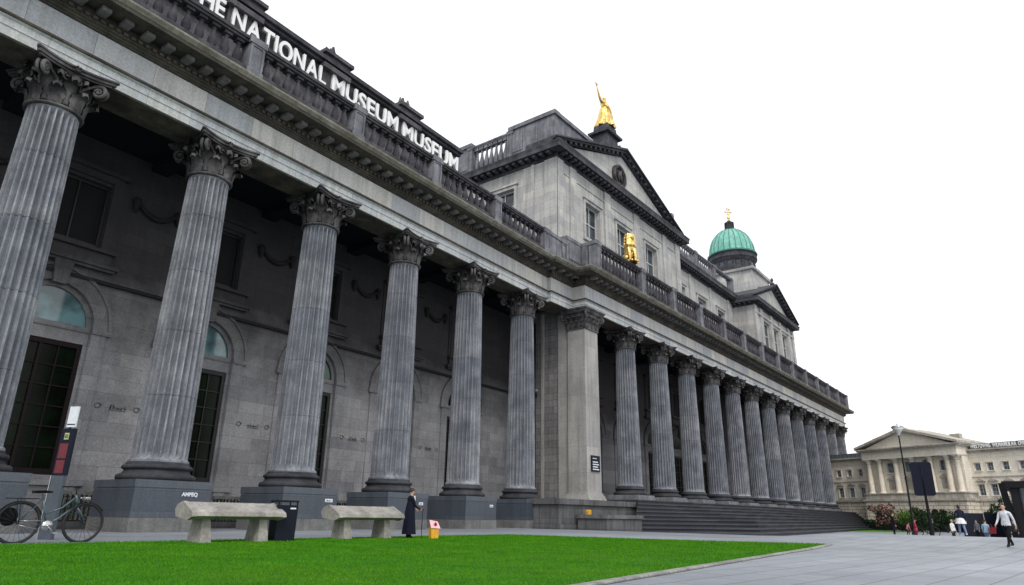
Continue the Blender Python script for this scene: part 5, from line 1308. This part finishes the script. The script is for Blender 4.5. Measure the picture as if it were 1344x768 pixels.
for a in (-14.0,-11.9,-8.7,-5.5,-2.3,.7,2.3):
    mb=MB(TF); mb.lathe([(.62,5.95),(.62,6.1),(.5,6.2),(.5,6.3),(.47,8.5),(.4,11.1),(.46,11.15)],(a,.1,0),16); 
    c=fpart(mb,'column',plain('far_column_stone',(.8,.72,.6),.8,var=.12,scale=1) if a==-14.0 else bpy.data.materials['far_column_stone'])
    mb=MB(TF); mb.lathe([(.4,11.15),(.5,11.3),(.45,11.4),(.62,11.75),(.66,11.9)],(a,.1,0),10,smooth=False); mb.box(a-.62,a+.62,-.5,.7,11.9,12.05)
    k=mb.build('capital',M['fdark']); k.parent=c
mb=MB(TF); mb.box(-14.9,2.9,-.5,3,12.06,12.7); mb.box(-14.9,2.9,-.42,3,12.705,13.5); fpart(mb,'entablature',M['fstone'])
mb=MB(TF); mb.box(-15.4,3.4,-1.1,3,13.505,13.75); mb.box(-15.6,3.6,-1.3,3,13.755,13.95)
for (x0,x1) in ((-15.7,-6.0),(3.7,-6.0)):
    mb.prism([(x0,13.95),(x1,16.85),(x1,17.35),(x0,14.35)],-1.35,8,axis='y')
fpart(mb,'pediment_cornice',M['fdark'])
mb=MB(TF); mb.prism([(-14.4,13.955),(2.4,13.955),(-6,16.9)],-.4,8,axis='y'); fpart(mb,'tympanum',M['fstone'])
mb=MB(TF); mb.box(2.3,2.74,1.02,3.2,5.96,12.055); fpart(mb,'return_wall',M['fstone'])
# right and left ranges
rw=[(3.0+1.9*i,4.1+1.9*i) for i in range(9)]
def frange(a0,a1,wins):
    opening_wall(TF,a0,a1,3.0,8.4,12.4,[(w-.5,w+.5,9.4,10.65) for w in wins],M['fstone'],name='wall',glass=M['fglass'],parent=PF,bars=(1,1),depth=.35)
    opening_wall(TF,a0,a1,3.001,4.9,8.4,[(w-.55,w+.55,5.4,7.2) for w in wins],M['fstone'],name='wall',glass=M['fglass'],parent=PF,bars=(1,2),depth=.35)
    mb=MB(TF)
    for w in wins: mb.box(w-.75,w+.75,2.7,2.99,7.55,7.7); mb.prism([(w-.8,7.705),(w+.8,7.705),(w,8.15)],2.65,2.99,axis='y')
    mb.box(a0,a1,2.85,3.0,8.3,8.45)
    fpart(mb,'window_hood',M['fdark'])
    mb=MB(TF); mb.box(a0,a1,3.0,3.4,-1,4.55); fpart(mb,'rusticated_storey',M['frust'])
    mb=MB(TF); mb.box(a0,a1,2.7,3.4,4.555,4.895); mb.box(a0,a1,2.6,3.6,12.405,12.7); mb.box(a0,a1,2.2,3.8,12.705,12.95); fpart(mb,'cornice',M['fdark'])
    mb=MB(TF)
    n=int((a1-a0)/.9)
    mb.box(a0,a1,2.98,3.22,12.955,13.75)
    for k in range(n+1): x=a0+(a1-a0)*k/n; mb.box(x-.06,x+.06,2.9,2.975,12.955,13.75)
    mb.box(a0,a1,2.95,3.25,13.755,13.85); fpart(mb,'parapet',M['slate'])
    mb=MB(TF); mb.box(a0,a1,3.8,14,-1,12.4); fpart(mb,'rear_wall',M['fstone'])
frange(2.75,22,[3.95,5.95,8.35,10.85,13.3,15.8,18.2,20.4]); frange(-32,-14.85,[-28,-25.2,-22.8,-20.4,-18.0])
mb=MB(TF)
for a in (-12.8,-7.0,-4.5,-1.0): mb.box(a-.5,a+.5,-.75,-.69,0,2.9)
mb.box(-3.0,-1.8,-.75,-.69,-.5,2.6); mb.prism([(-2.4+.6*math.cos(PI*k/8),2.6+.6*math.sin(PI*k/8)) for k in range(9)],-.75,-.69,axis='y')
for a in (4.0,8.4,13): mb.box(a-.5,a+.5,2.93,2.995,.3,2.8)
fpart(mb,'ground_floor_opening',M['void'])
mb=MB(TF); mb.box(-7.9,-7.5,3,3.6,16.6,17.8); fpart(mb,'chimney',M['fdark']); mb=MB(TF); mb.box(-.9,.8,5,6,15.0,16.1); fpart(mb,'chimney',M['fdark'])
FS=empty('parapet_sign','row of small white capitals on the far building parapet','sign',FW(8,2.9,13))
bpy.context.view_layer.update()
random.seed(5)
FSI=Matrix.Translation(FW(8,2.9,13)).inverted(); frz=math.atan2(FA[1],FA[0])
for w,a,b in (('WILLTOWNS',3.4,6.6),('WLMAMULAR',6.95,10.6),('OVER',10.9,12.2)): word(w,a,b,13.12,.62,FW,FS,M['white'],2.86,ext=.05,rz=frz,inv=FSI)
# buildings behind
def back(name,label,cat,a0,a1,n0,n1,z1,mat,roof):
    r=empty(name,label,cat,FW((a0+a1)/2,(n0+n1)/2,GF)); inv=Matrix.Translation(FW((a0+a1)/2,(n0+n1)/2,GF)).inverted()
    mb=MB(TF); mb.box(a0,a1,n0,n1,-1,z1); o=mb.build('wall',mat,r); o.matrix_parent_inverse=inv
    mb=MB(TF); mb.box(a0-.2,a1+.2,n0-.2,n1,z1+.005,z1+.4); mb.box(a0+1,a0+2,n0+1,n0+2,z1+.4,z1+1.6); o=mb.build('roof',roof,r); o.matrix_parent_inverse=inv
    mb=MB(TF)
    for k in range(int((a1-a0)/2)): mb.box(a0+.5+2*k,a0+1.5+2*k,n0-.05,n0-.004,z1-2,z1-.8)
    o=mb.build('window',M['fglass'],r); o.matrix_parent_inverse=inv
back('office_block','pale blue-grey block rising behind the left range of the portico building','building',-29,-17.5,22,34,17.2,plain('pale_blue_cladding',(.33,.42,.5),.5),M['slate'])
def domeb():
    r=empty('domed_roof_building','grey domed roof rising behind the white lettering at the far right','building',FW(14,40,GF)); inv=Matrix.Translation(FW(14,40,GF)).inverted()
    mb=MB(TF); mb.lathe([(6.4,13),(6.4,16.5),(6.7,16.6)],(-5.5+9,40,0),32); mb.box(-14,24,36,50,-1,15.2); o=mb.build('wall',M['fdark'],r); o.matrix_parent_inverse=inv
    mb=MB(TF); mb.lathe([(6.6*math.cos(t*.12),16.6+3.0*math.sin(t*.12)) for t in range(13)],(-5.5+9,40,0),32); mb.lathe([(.4,19.5),(.3,20.4)],(3.5,40,0),8); o=mb.build('roof',M['slate'],r); o.matrix_parent_inverse=inv
domeb()
# ------------------------------------------------------------------ shrubs near the far building
def shrub(name,label,x,y,h,w,mat,seed,mat2=None,group=None,n=1500,trunk=False):
    random.seed(seed); z0=g(x,y); r=empty(name,label,'shrub' if not trunk else 'tree',(x,y,z0),0,group)
    cl=[(random.gauss(0,w*.33),random.gauss(0,w*.33),random.uniform(.25,.85)*h,random.uniform(.22,.42)*w) for _ in range(14)]
    v=[];f=[];v2=[];f2=[]
    for k in range(n):
        c=random.choice(cl); d=Vector((random.gauss(0,1),random.gauss(0,1),random.gauss(0,1))).normalized()*c[3]*random.uniform(.6,1.08)
        p=Vector(c[:3])+d; p.z=max(.05,p.z); s=random.uniform(.07,.15)*(h/3)**.5
        tx=Vector((random.gauss(0,1),random.gauss(0,1),random.gauss(0,1))).normalized()*s; ty=Vector((random.gauss(0,1),random.gauss(0,1),random.gauss(0,1))).normalized()*s
        V,F=(v2,f2) if (mat2 and random.random()<.45) else (v,f); o=len(V); V+=[p-tx,p+ty,p+tx,p-ty]; F.append((o,o+1,o+2,o+3))
    mb=MB(); mb.add(v,f); mb.build('foliage',mat,r,fix=False)
    if mat2: mb=MB(); mb.add(v2,f2); mb.build('blossom',mat2,r,fix=False)
    mb=MB()
    for c in cl[:7]: mb.tube([(0,0,0),(c[0]*.4,c[1]*.4,c[2]*.5),c[:3]],[.1,.06,.02],5)
    mb.build('stems',M['iron'],r)
shrub('flowering_shrub','pink flowering shrub next to the last museum column',132,22.6,4.6,2.4,M['leafd'],1,M['leafp'])
shrub('green_shrub','bright green rounded shrub right of the pink flowering shrub',128,18.8,3.8,2.2,M['leafg'],2)
shrub('dark_shrub','dark shrub without flowers just behind the person dressed in black',125,16.4,3.8,2.0,M['leafd'],3)
shrub('dark_shrub','dark rounded shrub behind the street lamp foot',127,13.2,3.4,2.0,M['leafd'],4)
shrub('dark_tree','small dark round tree standing left of the black kiosk',98,3.9,4.4,1.7,M['leafd'],5,trunk=True)
# long hedge and railing line before the far building
mb=MB(TF); mb.box(-15,8,-4.2,-4.1,.45,.55); mb.box(-15,8,-4.2,-4.1,-.3,-.22)
for k in range(60): mb.box(-15+k*.39,-15+k*.39+.06,-4.18,-4.12,-.5,.6)
o=mb.build('iron_railing',M['iron']); tag(o,'long low iron railing along the front of the far building','railing')
mb=MB(); v=[];f=[]
random.seed(9)
for k in range(5000):
    a=random.uniform(-14.5,6); n_=random.uniform(-3.8,-2.4); z=random.uniform(-.5,1.0)+.25*math.sin(a*1.3); p=Vector(FW(a,n_,z)); s=.13; t1=Vector([random.gauss(0,s) for _ in range(3)]); t2=Vector([random.gauss(0,s) for _ in range(3)]); o_=len(v); v+=[p-t1,p+t2,p+t1,p-t2]; f.append((o_,o_+1,o_+2,o_+3))
mb.add(v,f); tag(mb.build('long_hedge',M['leafd'],fix=False),'long dark hedge growing behind the iron railing of the far building','hedge')
